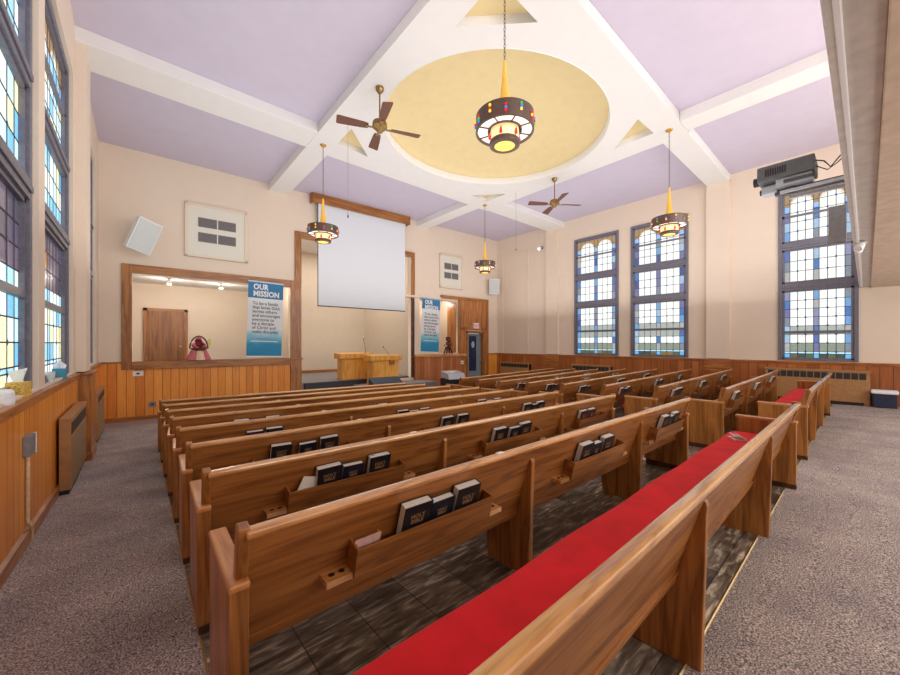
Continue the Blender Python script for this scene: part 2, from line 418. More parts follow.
# wainscots
def wainscot_side(name, x, y0, y1, sgn, mat, top=.955):
    mb = MB(); mb.prism([(y0, FZ(y0)-.02), (9.85, FZ(9.85)-.02), (y1, FZ(y1)-.02), (y1, top-.05), (y0, top-.05)], x, x+sgn*.1, 'x', mat)
    return mb
mb = wainscot_side('w', -.70, -7, 11.8, -1, 'wainscot_y')
struct(mb.build('wall_left.001'), 'orange board wainscot along the left wall')
mb = MB(); mb.box(-.86, -.675, -7, 7.72, .915, .955, 'trim_wood_y'); mb.box(-.8, -.675, 7.7, 11.7, .915, .955, 'trim_wood_y')
mb.box(-.71, -.683, -7, 11.7, .875, .915, 'trim_wood_y')
struct(mb.build('trim_7', bevel=.006), 'wooden sill rail on the left wainscot')
mb = MB(); mb.prism([(-.8, FZ(7.7)-.02), (-.56, FZ(7.7)-.02), (-.56, .915), (-.8, .915)], 7.72, 8.46, 'y', 'trim_wood_z'); mb.box(-.8, -.54, 7.69, 8.49, .915, .955, 'trim_wood_y')
mb.box(-.8, -.545, 7.70, 8.48, FZ(7.7)-.02, FZ(7.7)+.12, 'trim_wood_y')
struct(mb.build('trim_8', bevel=.005), 'wooden pilaster casing on the left wainscot')
mb = MB()
for (a, b) in ((-7, 7.7), (8.46, 9.85), (9.85, 11.7)):
    mb.faces([(-.705, a, FZ(a)-.01), (-.675, a, FZ(a)-.01), (-.675, a, FZ(a)+.10), (-.705, a, FZ(a)+.12), (-.705, b, FZ(b)-.01), (-.675, b, FZ(b)-.01), (-.675, b, FZ(b)+.10), (-.705, b, FZ(b)+.12)],
             [(0, 1, 2, 3), (7, 6, 5, 4), (0, 4, 5, 1), (1, 5, 6, 2), (2, 6, 7, 3), (3, 7, 4, 0)], 'trim_wood_y')
struct(mb.build('baseboard_left'))
mb = wainscot_side('w', 12.49, -7, 11.5, 1, 'wainscot_right')
struct(mb.build('wall_right.001'), 'brown board wainscot along the right wall')
mb = MB(); mb.box(12.46, 12.62, -7, 11.3, .915, .955, 'trim_wood_y'); mb.box(12.475, 12.5, -7, 11.3, .885, .915, 'trim_wood_y')
mb.box(12.42, 12.6, 7.9, 8.55, FZ(8)-.02, .915, 'trim_wood_y'); mb.box(12.42, 12.6, 2.45, 3.1, FZ(2.5)-.02, .915, 'trim_wood_y')
struct(mb.build('trim_9', bevel=.005), 'wooden cap rail on the right wainscot')

# front wainscot and frames
mb = MB(); mb.box(.02, S(3.62), -.035, .02, FRONT-.02, .78, 'wainscot_x'); struct(on_front(mb.build('wall_front.001')), 'orange board wainscot under the left alcove opening')
mb = MB(); mb.box(.02, S(-.33), -.05, .02, .915, .955, 'trim_wood'); mb.box(.02, S(-.34), -.034, .02, .77, .915, 'wainscot_x'); struct(on_front(mb.build('trim_10')))
mb = MB(); mb.box(.02, S(3.5), -.06, .02, FRONT-.02, FRONT+.10, 'trim_wood'); struct(on_front(mb.build('baseboard_front', bevel=.005)))
def frame(name, x0, x1, z0, z1, wl_, wr_, wt, wb, label, d0=-.06, d1=.22, matz='trim_wood_z', matx='trim_wood'):
    mb = MB()
    if wl_: mb.box(S(x0), S(x0)+wl_, d0, d1, z0, z1, matz)
    if wr_: mb.box(S(x1)-wr_, S(x1), d0, d1, z0, z1, matz)
    if wt: mb.box(S(x0)+wl_, S(x1)-wr_, d0, d1, z1-wt, z1, matx)
    if wb: mb.box(S(x0)+wl_, S(x1)-wr_, d0-.03, d1, z0, z0+wb, matx)
    return struct(on_front(mb.build(name, bevel=.006)), label)
frame('trim_11', -.33, 3.66, .76, 3.33, .19, .16, .2, .19, 'wooden frame of the wide left alcove opening')
mb = MB(); mb.box(S(3.5), S(3.82), -.075, .22, FRONT-.02, .9, 'trim_wood_z'); mb.box(S(3.47), S(3.85), -.1, .22, .9, .95, 'trim_wood')
mb.box(S(3.56), S(3.76), -.082, -.07, FRONT+.1, .8, 'trim_wood_z')
struct(on_front(mb.build('trim_12', bevel=.006)), 'wooden newel casing at the left of the platform opening')
frame('trim_13', 3.63, 8.0, 3.12, 4.88, .19, .15, .15, 0, 'wooden frame round the head of the platform opening')
mb = MB(); mb.box(S(3.66), S(3.82), -.05, .22, .95, 3.12, 'trim_wood_z'); mb.box(S(7.86), S(7.98), -.05, .22, .1, 3.2, 'walnut'); struct(on_front(mb.build('trim_14', bevel=.006)), 'wooden jambs of the platform opening')
mb = MB(); mb.box(S(7.98), S(8.2), -.08, .2, .95, 3.15, 'wall_paint'); mb.box(S(7.55), S(8.25), -.1, .12, 3.16, 3.24, 'wall_paint')
mb.box(S(8.25), S(9.3), -.06, .1, 3.18, 3.28, 'wall_paint')
struct(on_front(mb.build('trim_15', bevel=.005)), 'painted column beside the right alcove opening')
mb = MB(); mb.box(S(7.98), S(10.3), -.14, .1, FRONT-.02, .86, 'lowwall_x'); mb.box(S(7.95), S(10.5), -.2, .22, .86, .97, 'pew_cap'); struct(on_front(mb.build('wall_front.002', bevel=.004)), 'low boarded wall under the right alcove opening')
mb = MB(); mb.box(S(10.25), S(11.85), -.07, .02, 1.98, 3.3, 'panel_wood'); mb.box(S(10.25), S(10.66), -.07, .02, FRONT-.02, 2.1, 'panel_wood'); mb.box(S(11.58), S(11.85), -.07, .02, FRONT-.02, 2.1, 'panel_wood')
mb.box(S(9.25), S(11.9), -.1, .02, 3.24, 3.36, 'trim_wood'); mb.box(S(11.8), S(11.9), -.1, .02, FRONT-.02, 3.3, 'trim_wood_z'); mb.box(S(10.2), S(10.3), -.09, .02, 1.0, 3.25, 'trim_wood_z')
struct(on_front(mb.build('wall_front.003', bevel=.004)), 'brown wood panelling round the side door')
mb = MB(); mb.box(S(10.58), S(10.67), -.1, .2, FRONT-.02, 1.93, 'trim_wood_z'); mb.box(S(11.57), S(11.66), -.1, .2, FRONT-.02, 1.93, 'trim_wood_z'); mb.box(S(10.58), S(11.66), -.1, .2, 1.83, 1.93, 'trim_wood')
struct(on_front(mb.build('trim_16', bevel=.005)), 'wooden casing of the side door')
mb = MB(); mb.box(S(11.9), S(12.53), -.04, .02, FRONT-.02, .9, 'wainscot_x'); mb.box(S(11.9), S(12.53), -.06, .02, .9, .95, 'trim_wood'); struct(on_front(mb.build('trim_17')), 'short board wainscot right of the side door')

# door at the right
mb = MB(); mb.box(S(10.69), S(11.55), .05, .1, FRONT+.01, 1.82, 'door_grey'); d1 = mb.build('door_1', bevel=.004); struct(on_front(d1), 'grey side door at the right of the front wall')
mb = MB(); mb.lathe([(0, 0), (.03, .005), (.035, .03), (.02, .05), (0, .052)], 'brass', 12); k = mb.build('door_knob', d1, smooth=True); k.location = (S(11.47), .0, .55); k.rotation_euler = (math.pi/2, 0, 0)
po = empty('poster', fw(S(11.06), .046, 0), (0, 0, FA)); tag(po, 'tall dark blue poster in a black frame on the grey side door', 'poster')
mb = MB(); mb.box(-.2, .2, -.02, 0, .2, 1.72, 'black'); mb.build('poster_frame', po); mb = MB(); mb.box(-.17, .17, -.023, -.02, .24, 1.68, 'poster_navy'); mb.build('poster_print', po)
mb = MB(); mb.lathe([(0, 0), (.09, 0), (.09, .002), (0, .002)], 'booklet_blue', 16, sy=1.6); q = mb.build('poster_figure', po); q.location = (0, -.023, 1.35); q.rotation_euler = (math.pi/2, 0, 0)
ex = empty('exit_sign', fw(S(11.14), -.07, 2.17), (0, 0, FA)); tag(ex, 'small white exit sign with red letters above the side door', 'sign')
mb = MB(); mb.box(-.16, .16, -.05, 0, -.12, .12, 'white_plastic'); mb.build('housing', ex, bevel=.006)
text('EXIT', .15, 'exit_red', 'lettering', ex, (0, -.052, -.055), (math.pi/2, 0, 0), align='CENTER', bold=.002)

# rooms behind the openings
mb = MB()
AL = 14.3
mb.box(-.75, 3.66, AL, AL+.1, -.6, 3.3, 'wall_paint'); mb.box(-.85, -.75, 11.85, AL+.1, -.6, 3.3, 'wall_paint'); mb.box(3.6, 3.7, 11.75, AL, -.6, 3.3, 'wall_paint')
struct(mb.build('wall_back'), 'cream walls of the left alcove room')
mb = MB(); mb.box(-.85, 3.7, 11.9, AL+.1, 3.22, 3.3, 'beam_white'); struct(mb.build('ceiling.001'), 'white ceiling of the left alcove')
mb = MB(); mb.box(-.85, 3.7, 11.9, AL+.1, .0, .05, 'carpet_stage'); struct(mb.build('floor.001'), 'floor of the left alcove')
mb = MB(); mb.box(3.72, 8.0, 15.3, 15.4, 0, 6.0, 'wall_shade'); mb.box(3.7, 3.76, 11.8, 15.4, 0, 6, 'wall_shade'); mb.box(7.95, 8.05, 11.6, 15.4, 0, 6, 'wall_shade')
struct(mb.build('wall_back.001'), 'beige walls of the recess behind the pulpits')
mb = MB(); mb.box(3.7, 8.05, 11.8, 15.4, 5.2, 5.3, 'beam_white'); struct(mb.build('ceiling.002'))
mb = MB(); mb.box(3.76, 7.95, 15.26, 15.3, .15, .27, 'trim_wood'); struct(mb.build('baseboard_back'))
mb = MB(); mb.box(8.0, 12.5, 13.6, 13.7, -.6, 3.5, 'wall_paint'); mb.box(10.28, 10.34, 11.45, 12.1, 0, 3.4, 'panel_wood'); mb.box(10.7, 10.8, 11.6, 13.7, 0, 3.4, 'wall_paint'); mb.box(10.34, 10.7, 12.05, 12.1, 0, 3.4, 'wall_paint'); mb.box(8.05, 10.7, 11.6, 13.6, .5, .55, 'carpet_stage'); 
struct(mb.build('wall_back.002'), 'cream walls of the right alcove')
mb = MB(); mb.box(8.0, 12.6, 11.6, 13.7, 3.4, 3.45, 'beam_white'); struct(mb.build('ceiling.003'))
# alcove door
mb = MB(); mb.box(.17, 1.08, AL-.035, AL-.005, .05, 2.4, 'door_wood'); d2 = struct(mb.build('door_2', bevel=.004), 'brown wooden door at the back of the left alcove')
mb = MB(); mb.box(.08, .17, AL-.05, AL, .05, 2.48, 'trim_wood_z'); mb.box(1.08, 1.17, AL-.05, AL, .05, 2.48, 'trim_wood_z'); mb.box(.08, 1.17, AL-.05, AL, 2.4, 2.48, 'trim_wood'); mb.build('door_casing', d2)
mb = MB(); mb.lathe([(0, 0), (.03, .004), (.036, .035), (.02, .05), (0, .052)], 'silver', 14); k = mb.build('door_knob', d2, smooth=True); k.location = (.98, AL-.035, 1.3); k.rotation_euler = (math.pi/2, 0, 0)

# ceiling: panels, beams, centre bay with oval dome and four triangular coffers
mb = MB(); mb.box(-1, 12.9, -7, 2.6, CZ, CZ+.05, 'lavender'); mb.box(-1, 12.9, 8.4, 12.2, CZ, CZ+.05, 'lavender')
mb.box(-1, 3.0, 2.6, 8.4, CZ, CZ+.05, 'lavender'); mb.box(8.7, 12.9, 2.6, 8.4, CZ, CZ+.05, 'lavender')
ceil = struct(mb.build('ceiling'), 'lavender ceiling panels')
BZ = 5.93
oc = (5.9, 5.31); orx, ory = 2.48, 2.25
oval = [(oc[0]+orx*math.cos(a*math.pi/36), oc[1]+ory*math.sin(a*math.pi/36)) for a in range(72)]
tri = [[(3.36, 3.0), (4.25, 3.03), (3.42, 3.85)], [(3.38, 7.1), (4.2, 7.92), (3.4, 7.85)], [(8.4, 7.15), (8.38, 7.93), (7.7, 7.9)], [(7.62, 3.02), (8.38, 3.0), (8.38, 3.85)]]
ctr = plate(rect(2.9, 8.98, 2.5, 8.5), [oval[::-1]]+[t[::-1] for t in tri], .2, 'ceiling.004', 'beam_white')
for v in ctr.data.vertices: v.co.z += BZ+.1
struct(ctr, 'white centre bay of the ceiling')
def beam(name, x0, x1, y0, y1):
    mb = MB(); mb.box(x0, x1, y0, y1, BZ, CZ+.01, 'beam_white'); struct(mb.build(name, bevel=.01), 'white ceiling beam')
beam('ceiling.005', -.75, 2.9, 7.7, 8.45); beam('ceiling.006', 8.98, 12.6, 7.72, 8.45); beam('ceiling.007', -.75, 2.9, 2.5, 3.02); beam('ceiling.008', 8.98, 12.6, 2.5, 3.02)
beam('ceiling.009', 2.9, 3.42, 8.5, 11.72); beam('ceiling.010', 8.12, 8.62, 8.5, 11.5); beam('ceiling.011', 2.9, 3.42, -2, 2.5); beam('ceiling.012', 8.36, 8.84, -2, 2.5)
mb = MB()
n = 72; prof = [(1.0, BZ+.15), (.985, BZ+.17), (.9, BZ+.22), (.7, BZ+.29), (.4, BZ+.33), (0, BZ+.35)]
for k in range(n):
    a, b = 2*math.pi*k/n, 2*math.pi*(k+1)/n
    for (r0, za), (r1, zb) in zip(prof, prof[1:]):
        P = lambda r, t, z: (oc[0]+orx*r*math.cos(t), oc[1]+ory*r*math.sin(t), z)
        if r1: mb.poly([P(r0, a, za), P(r0, b, za), P(r1, b, zb), P(r1, a, zb)], 'dome_yellow')
        else: mb.poly([P(r0, a, za), P(r0, b, za), P(0, 0, zb)], 'dome_yellow')
dome = struct(mb.build('ceiling.013', smooth=True, weld=True), 'yellow oval dome in the ceiling')
mb = MB()
rp = [(.99, BZ+.16), (.988, BZ+.14), (.992, BZ+.02), (1.0, BZ-.005), (1.004, BZ-.006), (1.006, BZ+.001)]
for k in range(n):
    a, b = 2*math.pi*k/n, 2*math.pi*(k+1)/n
    for (r0, za), (r1, zb) in zip(rp, rp[1:]):
        P = lambda r, t, z: (oc[0]+orx*r*math.cos(t), oc[1]+ory*r*math.sin(t), z)
        mb.poly([P(r0, a, za), P(r0, b, za), P(r1, b, zb), P(r1, a, zb)], 'beam_white')
struct(mb.build('trim_18', smooth=True, weld=True), 'white moulded rim of the oval dome')
mb = MB()
for t in tri:
    mb.poly([(x, y, BZ+.14) for x, y in t], 'dome_yellow')
struct(mb.build('ceiling.014'), 'yellow triangular coffers at the corners of the centre bay')

# balcony overhead
mb = MB(); mb.box(-.73, 12.55, .075, .115, 2.68, 3.7, 'soffit_light'); mb.box(-.73, 12.55, -.055, .08, 2.695, 2.9, 'soffit_light')
mb.box(-.73, 12.55, .062, .085, 2.672, 2.70, 'beam_white'); mb.box(-.73, 12.55, -7, -.055, 2.66, 2.9, 'soffit_beige')
struct(mb.build('ceiling.015', bevel=.005), 'underside and front edge of the gallery overhead')

# ------------------------------------------------------------------ windows
BLUES = [(58, 104, 160), (96, 140, 184), (52, 70, 120), (140, 168, 190), (98, 98, 140), (70, 96, 150), (120, 124, 150), (110, 120, 130), (150, 150, 150)]
def window(name, x, y0, y1, zb, zt, sgn, label, dark_upper=False, rail=1.85):
    """window in a wall of constant x; sgn +1 right wall, -1 left wall"""
    w = y1-y0; gx = x+sgn*.09
    fm = MB(); fx0, fx1 = x+sgn*.02, x+sgn*.16
    B = lambda a, b, c, d, e=fx0, f=fx1: fm.box(e, f, a, b, c, d, 'frame_purple')
    B(y0, y0+.07, zb, zt); B(y1-.07, y1, zb, zt); B(y0+.07, y1-.07, zt-.09, zt); B(y0+.07, y1-.07, zb, zb+.03)
    B(y0+.07, y1-.07, 3.78, 3.96); B(y0+.07, y1-.07, 2.74, 2.93)
    fm.box(x-sgn*.0, fx0, y0+.07, y1-.07, 3.84, 3.9, 'frame_purple'); fm.box(x, fx0, y0+.07, y1-.07, 2.8, 2.86, 'frame_purple')
    win = struct(fm.build(name, bevel=.006), label)
    gl = MB(); cols = []; ld = MB()
    def cell(a, b, c, d, col, xx=gx):
        gl.poly([(xx, a, c), (xx, b, c), (xx, b, d), (xx, a, d)], 'stained_glass'); cols.append(col)
    secs = [(zb+.03, 2.74), (2.93, 3.78), (3.96, zt-.09)]
    for si, (za, zc) in enumerate(secs):
        a0, a1 = y0+.07, y1-.07
        sm = MB()
        for (p, q, r, s) in ((a0, a0+.05, za, zc), (a1-.05, a1, za, zc), (a0, a1, za, za+.04), (a0, a1, zc-.04, zc)):
            sm.box(x+sgn*.05, x+sgn*.11, p, q, r, s, 'frame_purple')
        if si == 0: sm.box(x+sgn*.045, x+sgn*.115, a0, a1, rail-.035, rail+.035, 'frame_purple')
        if si == 2: sm.box(x+sgn*.05, x+sgn*.11, a0, a1, 4.6, 4.65, 'frame_purple')
        sm.build('sash', win)
        a0 += .05; a1 -= .05; za += .04; zc -= .04
        W = a1-a0; band = W*.085; cwid = (W-3*band)/6
        xs = [a0, a0+band]+[a0+band+cwid*k for k in (1, 2, 3)]+[a0+2*band+3*cwid]+[a0+2*band+cwid*(3+k) for k in (1, 2, 3)]+[a1]
        nr = max(2, round((zc-za)/.235)); zs = [za+(zc-za)*k/nr for k in range(nr+1)]
        if si == 0: zs = [za, za+.1, za+.15]+[za+.15+(zc-za-.15)*k/7 for k in range(1, 8)]; nr = len(zs)-1
        for i in range(9):
            isb = i in (0, 4, 8)
            for j in range(nr):
                rnd = random.random()
                if isb: col = random.choice(BLUES)
                else: q_ = random.randint(-9, 5); col = (224+q_, 226+q_, 222+q_)
                if si == 0 and j == 0: col = random.choice([(90, 80, 50), (50, 60, 50), (120, 96, 50), (70, 84, 60)]) if not isb else (90, 160, 210)
                if si == 0 and j == 1: col = (170, 210, 225)
                if si == 0 and j == 2 and not isb: col = (120, 130, 116)
                if si == 0 and not isb and zs[j] < rail < zs[j+1]+.05: col = (150, 156, 150)
                if dark_upper and si == 0 and zs[j] > rail: col = random.choice([(70, 62, 84), (88, 76, 92), (60, 54, 70), (150, 96, 40)])
                elif dark_upper: col = random.choice([(150, 205, 225), (215, 232, 225), (232, 226, 180), (190, 225, 235), (110, 180, 215), (225, 236, 236)])
                if si == 2 and zs[j+1] > zc-.5:
                    # arched heads: finer cells, amber spandrels above the curve
                    m_ = 6
                    for p in range(m_):
                        for q in range(m_):
                            ya, yb = xs[i]+(xs[i+1]-xs[i])*p/m_, xs[i]+(xs[i+1]-xs[i])*(p+1)/m_
                            zz0, zz1 = zs[j]+(zs[j+1]-zs[j])*q/m_, zs[j]+(zs[j+1]-zs[j])*(q+1)/m_
                            yc, zz = (ya+yb)/2, (zz0+zz1)/2
                            c2 = col; arc = False
                            if not isb:
                                g0 = xs[1] if i < 4 else xs[5]; g1 = xs[4] if i < 4 else xs[8]
                                R = (g1-g0)/2; dz = zz-(zc-.08-R); dy = yc-(g0+R)
                                dd = math.hypot(dy, dz) if dz > 0 else abs(dy)
                                if dd > R+.01: c2 = (146, 116, 76)
                                elif dd > R-.03: c2 = (206, 196, 176)
                            elif zz > zc-.42: c2 = (146, 116, 76) if zz > zc-.3 else (120, 170, 220)
                            cell(ya, yb, zz0, zz1, c2)
                    continue
                cell(xs[i], xs[i+1], zs[j], zs[j+1], col)
        lx = gx-sgn*.006
        for yv in xs[1:-1]: ld.box(lx, lx+sgn*.004, yv-.0065, yv+.0065, za, zc, 'lead')
        for zv in zs[1:-1]: ld.box(lx, lx+sgn*.004, a0, a1, zv-.0065, zv+.0065, 'lead')
        for i in (2, 3, 6, 7):
            for j in range(1, nr):
                if (i+j) % 2 == 0:
                    y_, z_ = xs[i], zs[j]; s = .03
                    ld.poly([(lx-sgn*.003, y_-s, z_), (lx-sgn*.003, y_, z_-s), (lx-sgn*.003, y_+s, z_), (lx-sgn*.003, y_, z_+s)], 'jewel')
    g = gl.build('glass', win)
    at = g.data.color_attributes.new('Col', 'FLOAT_COLOR', 'CORNER')
    k = 0
    for p, c in zip(g.data.polygons, cols):
        cc = srgb(c)
        for li in p.loop_indices: at.data[li].color = cc
    ld.build('leading', win)
    bk = MB(); bk.box(x+sgn*.2, x+sgn*.22, y0, y1, zb, zt, 'lead'); bk.build('storm_pane', win)
    return win
for i, (a, b, c, d) in enumerate(RWIN):
    window('window_%d' % (i+1), XR-.06, a, b, c, d, 1, ['tall stained glass window nearest the front, right wall', 'second stained glass window on the right wall', 'stained glass window beside the gallery, right wall'][i], rail=(1.85, 1.85, 1.68)[i])
for i, (a, b, c, d) in enumerate(LWIN):
    window('window_%d' % (i+4), XL-.02, a, b, c, d, -1, ['nearest window in the left wall', 'second window in the left wall', 'farthest window in the left wall'][i], dark_upper=True, rail=1.85)

# ------------------------------------------------------------------ stage, steps, pulpits
mb = MB(); mb.box(3.78, 7.95, 11.52, 15.35, FRONT, .15, 'carpet_stage'); mb.box(3.9, 7.75, 11.42, 11.52, FRONT, .15, 'carpet_dark')
struct(mb.build('floor.002'), 'grey carpeted platform in the front opening')
mb = MB(); mb.box(5.5, 8.3, 10.35, 11.42, FRONT, .0, 'carpet_stage'); mb.box(5.9, 8.7, 10.0, 10.35, FRONT, -.24, 'carpet_stage')
struct(mb.build('floor.003'), 'grey carpeted steps up to the platform')

def pulpit(x, y, z, w, h, rz, label):
    o = empty('pulpit', (x, y, z), (0, 0, rz)); tag(o, label, 'pulpit')
    mb = MB(); mb.box(-w*.42, w*.42, -.2, .2, 0, h-.2, 'oak'); mb.build('body', o, bevel=.005)
    mb = MB(); mb.box(-w*.42+.03, w*.42-.03, -.215, -.2, .07, h-.24, 'oak'); mb.build('front_panel', o, bevel=.004)
    mb = MB(); mb.prism([(-.27, h-.2), (.27, h-.2), (.25, h+.0), (-.28, h-.035)], -w*.5, w*.5, 'x', 'oak'); mb.build('lectern_top', o, bevel=.006)
    mb = MB(); mb.box(-w*.43, w*.43, -.22, .21, 0, .07, 'oak'); mb.build('base', o, bevel=.004)
    return o
def mic(x, y, z, h, bend, label):
    o = empty('gooseneck_microphone', (x, y, z)); tag(o, label, 'microphone')
    mb = MB(); mb.lathe([(0, 0), (.03, 0), (.03, .015), (0, .02)], 'black', 12); mb.build('base', o)
    pts = [(bend*t*t, 0, .015+h*t) for t in [k/8 for k in range(9)]]
    mb = MB(); mb.tube(pts, .007, 'dark_grey', 6); mb.build('neck', o)
    mb = MB(); mb.tube([(bend, 0, h), (bend-.02*(1 if bend > 0 else -1), -.02, h+.05)], .014, 'black', 8); mb.build('capsule', o)
p1 = pulpit(5.78, 11.95, .15, 1.25, .92, 0, 'light oak pulpit further back on the platform, left of the other')
mic(6.22, 11.92, 1.05, .48, -.08, 'black gooseneck microphone on the rear oak pulpit')
p2 = pulpit(6.34, 10.88, .0, 1.2, 1.02, 0, 'light oak pulpit standing forward on the step, small box on its front')
mic(6.55, 10.9, .99, .26, -.2, 'black bent microphone on the forward oak pulpit')
mb = MB(); mb.box(6.46, 6.64, 10.60, 10.665, .68, .83, 'trim_wood'); tag(mb.build('speaker_box', bevel=.006), 'small square wooden box fixed on the front of the forward pulpit', 'box')
mb = MB(); mb.prism([(-.22, 0), (.22, 0), (.2, .22), (-.2, .05)], -.5, .5, 'x', 'dark_grey')
w_ = mb.build('stage_monitor', bevel=.01, loc=(5.75, 9.75, .0), rz=-.1); tag(w_, 'dark blue grey wedge monitor in front of the forward pulpit', 'monitor')
w_.data.materials[0] = plain('monitor_blue', (44, 60, 78), .5)
w_.location = (5.83, 9.8, FZ(9.8)); w_.scale = (1, 1, 1)
mb2 = MB(); mb2.box(-.45, .45, -.2, .2, 0, .6, 'carpet_dark')
st = mb2.build('base', w_); 
for v in w_.data.vertices: v.co.z += .6
ky = empty('keyboard_case', (7.95, 9.1, FZ(9.1)), (0, 0, -.12)); tag(ky, 'black equipment case with sloping silver top before the low boarded wall', 'case')
mb = MB(); mb.box(-.34, .34, -.22, .22, 0, .68, 'black'); mb.build('body', ky, bevel=.01)
mb = MB(); mb.prism([(-.26, .66), (.24, .72), (.24, .92), (-.2, .84)], -.3, .36, 'x', 'silver'); mb.build('lid', ky, bevel=.006)
mb = MB(); mb.box(-.14, .12, -.1, .1, .0, .05, 'off_white'); q = mb.build('folder', bevel=.01, loc=(7.93, 9.17, FZ(9.1)+.86), rz=.1); tag(q, 'small pale folder lying on the silver topped case', 'folder')

# projection screen
sc_ = empty('projection_screen', fw(S(5.9), -.14, 2.58), (0, 0, FA)); tag(sc_, 'large white roll-down projection screen hanging over the platform opening', 'screen')
mb = MB(); mb.box(-1.61, 1.61, -.005, .005, .03, 3.3, 'screen_white'); mb.build('fabric', sc_)
mb = MB(); mb.box(-1.62, 1.62, -.015, .015, 0, .035, 'dark_grey'); mb.build('bottom_bar', sc_, bevel=.003)
mb = MB(); mb.box(-1.62, -1.595, -.008, .0, .03, 3.3, 'dark_grey') ; mb.build('edge_tape', sc_)
va = MB(); va.box(S(4.08), S(7.68), -.24, -.19, 5.84, 6.13, 'trim_wood'); va.box(S(4.08), S(4.12), -.24, .02, 5.84, 6.13, 'trim_wood_z'); va.box(S(7.64), S(7.68), -.24, .02, 5.84, 6.13, 'trim_wood_z')
tag(on_front(va.build('screen_valance', bevel=.005)), 'brown wooden valance box above the projection screen', 'valance')

# banners
def banner(s, z, w, h, tilt, label, title=True):
    o = empty('banner', fw(s, -.12, z), (0, tilt, FA)); tag(o, label, 'banner', None)
    k = h/2.16
    mb = MB(); mb.box(0, w, -.004, .004, 0, h, 'banner_print'); b = mb.build('fabric', o)
    mb = MB(); mb.box(-.01, w+.01, -.02, .02, h-.01, h+.03, 'silver'); mb.build('top_rail', o, bevel=.004)
    mb = MB(); mb.box(-.01, w+.01, -.02, .02, -.03, .01, 'white_plastic'); mb.build('bottom_rail', o, bevel=.004)
    r = (math.pi/2, 0, 0)
    text('OUR\nMISSION', .22, 'white_plastic', 'heading', o, (.13, -.006, 1.95*k), r, bold=.008, sx=.82*w/.92)
    t = text('To be a family\nthat loves God,\nserves others\nand encourages\neveryone to\nbe a disciple\nof Christ and\nmake disciples.', .13, 'dark_grey', 'message', o, (.12, -.006, 1.5*k), r, bold=.0015, sx=.9*w/.92)
    for v in t.data.vertices: v.co.y *= 1.0
    mb = MB()
    mb.box(.1, w-.12, -.006, -.004, .42, .445, 'white_plastic'); mb.box(.25, w-.35, -.006, -.004, .5, .51, 'dark_grey'); mb.build('footer_line', o)
banner(S(2.29), 1.04, .93, 2.14, .028, 'blue and white OUR MISSION banner hanging in the wide left alcove opening')
banner(S(8.22), 1.08, .86, 2.08, .04, 'blue and white OUR MISSION banner hanging in the smaller right alcove opening')

# vents and speakers on the front wall
def vent(x0, x1, z0, z1, label):
    o = empty('wall_vent', fw(S((x0+x1)/2), 0, z0), (0, 0, FA)); tag(o, label, 'vent'); w = x1-x0; h = z1-z0
    mb = MB(); mb.box(-w/2, w/2, -.03, 0, 0, h, 'off_white')
    for (a, b, c, d) in ((-w/2, -w/2+.07, 0, h), (w/2-.07, w/2, 0, h), (-w/2, w/2, 0, .06), (-w/2, w/2, h-.06, h)): mb.box(a, b, -.055, 0, c, d, 'wall_paint')
    mb.build('panel', o, bevel=.004)
    for zc in (.38*h, .66*h):
        mb = MB(); mb.box(-w*.3, w*.3, -.034, -.028, zc-.12, zc+.13, 'mid_grey')
        for k in range(12): mb.box(-w*.3, w*.3, -.044, -.03, zc-.115+k*.021, zc-.104+k*.021, 'grille_grey')
        mb.box(-.012, .012, -.046, -.03, zc-.12, zc+.13, 'off_white'); mb.build('grille', o)
vent(.89, 2.34, 3.7, 5.12, 'white wall vent with two grey grilles above the wide left opening')
vent(9.2, 10.42, 3.68, 5.04, 'white wall vent with two grey grilles above the smaller right opening')
def speaker(loc, rot, w, h, d, label):
    o = empty('wall_speaker', loc, rot); tag(o, label, 'speaker')
    mb = MB(); mb.prism([(-w/2, -d), (w/2, -d), (w/2*.75, 0), (-w/2*.75, 0)], -h/2, h/2, 'z', 'white_plastic'); mb.build('cabinet', o, bevel=.012)
    mb = MB(); mb.box(-w/2+.025, w/2-.025, -d-.012, -d+.002, -h/2+.03, h/2-.03, 'speaker_cloth'); mb.build('grille', o, bevel=.008)
    mb = MB(); mb.box(-.03, .03, 0, .16, -.03, .03, 'mid_grey'); mb.build('bracket', o)
speaker((-.02, 11.36, 4.0), (math.radians(16), math.radians(13), math.radians(28)), .5, .78, .3, 'white wall speaker tilted down at the left end of the front wall')
speaker((12.1, 11.05, 3.96), (math.radians(6), 0, math.radians(-35)), .46, .68, .3, 'pale wall speaker in the far right corner of the hall')

# spot lamps
def spot(loc, label, power=26, aim=(0, 0)):
    o = empty('ceiling_spotlight', loc, (aim[0], aim[1], 0)); tag(o, label, 'spotlight')
    mb = MB(); mb.lathe([(0, 0), (.05, 0), (.05, -.02), (.02, -.03), (.02, -.06), (.045, -.07), (.06, -.17), (.055, -.175)], 'white_plastic', 16); mb.build('housing', o, smooth=True)
    mb = MB(); mb.lathe([(0, -.16), (.05, -.16), (.05, -.168), (0, -.168)], 'lamp_glow', 14); mb.build('bulb', o)
    l = bpy.data.lights.new('spot_lamp', 'POINT'); l.energy = power; l.color = (1, .92, .8); l.shadow_soft_size = .05
    lo = bpy.data.objects.new('spot_lamp', l); COL.objects.link(lo); lo.location = (loc[0], loc[1], loc[2]-.24)
spot((.62, 12.7, 3.22), 'left white spotlight on the ceiling of the left alcove')
spot((1.85, 12.7, 3.22), 'middle white spotlight on the ceiling of the left alcove')
spot((3.15, 12.0, 3.22), 'white spotlight beside the banner in the left alcove', 10)
spot((8.42, 12.3, 3.4), 'white spotlight left of the banner in the right alcove', 12)
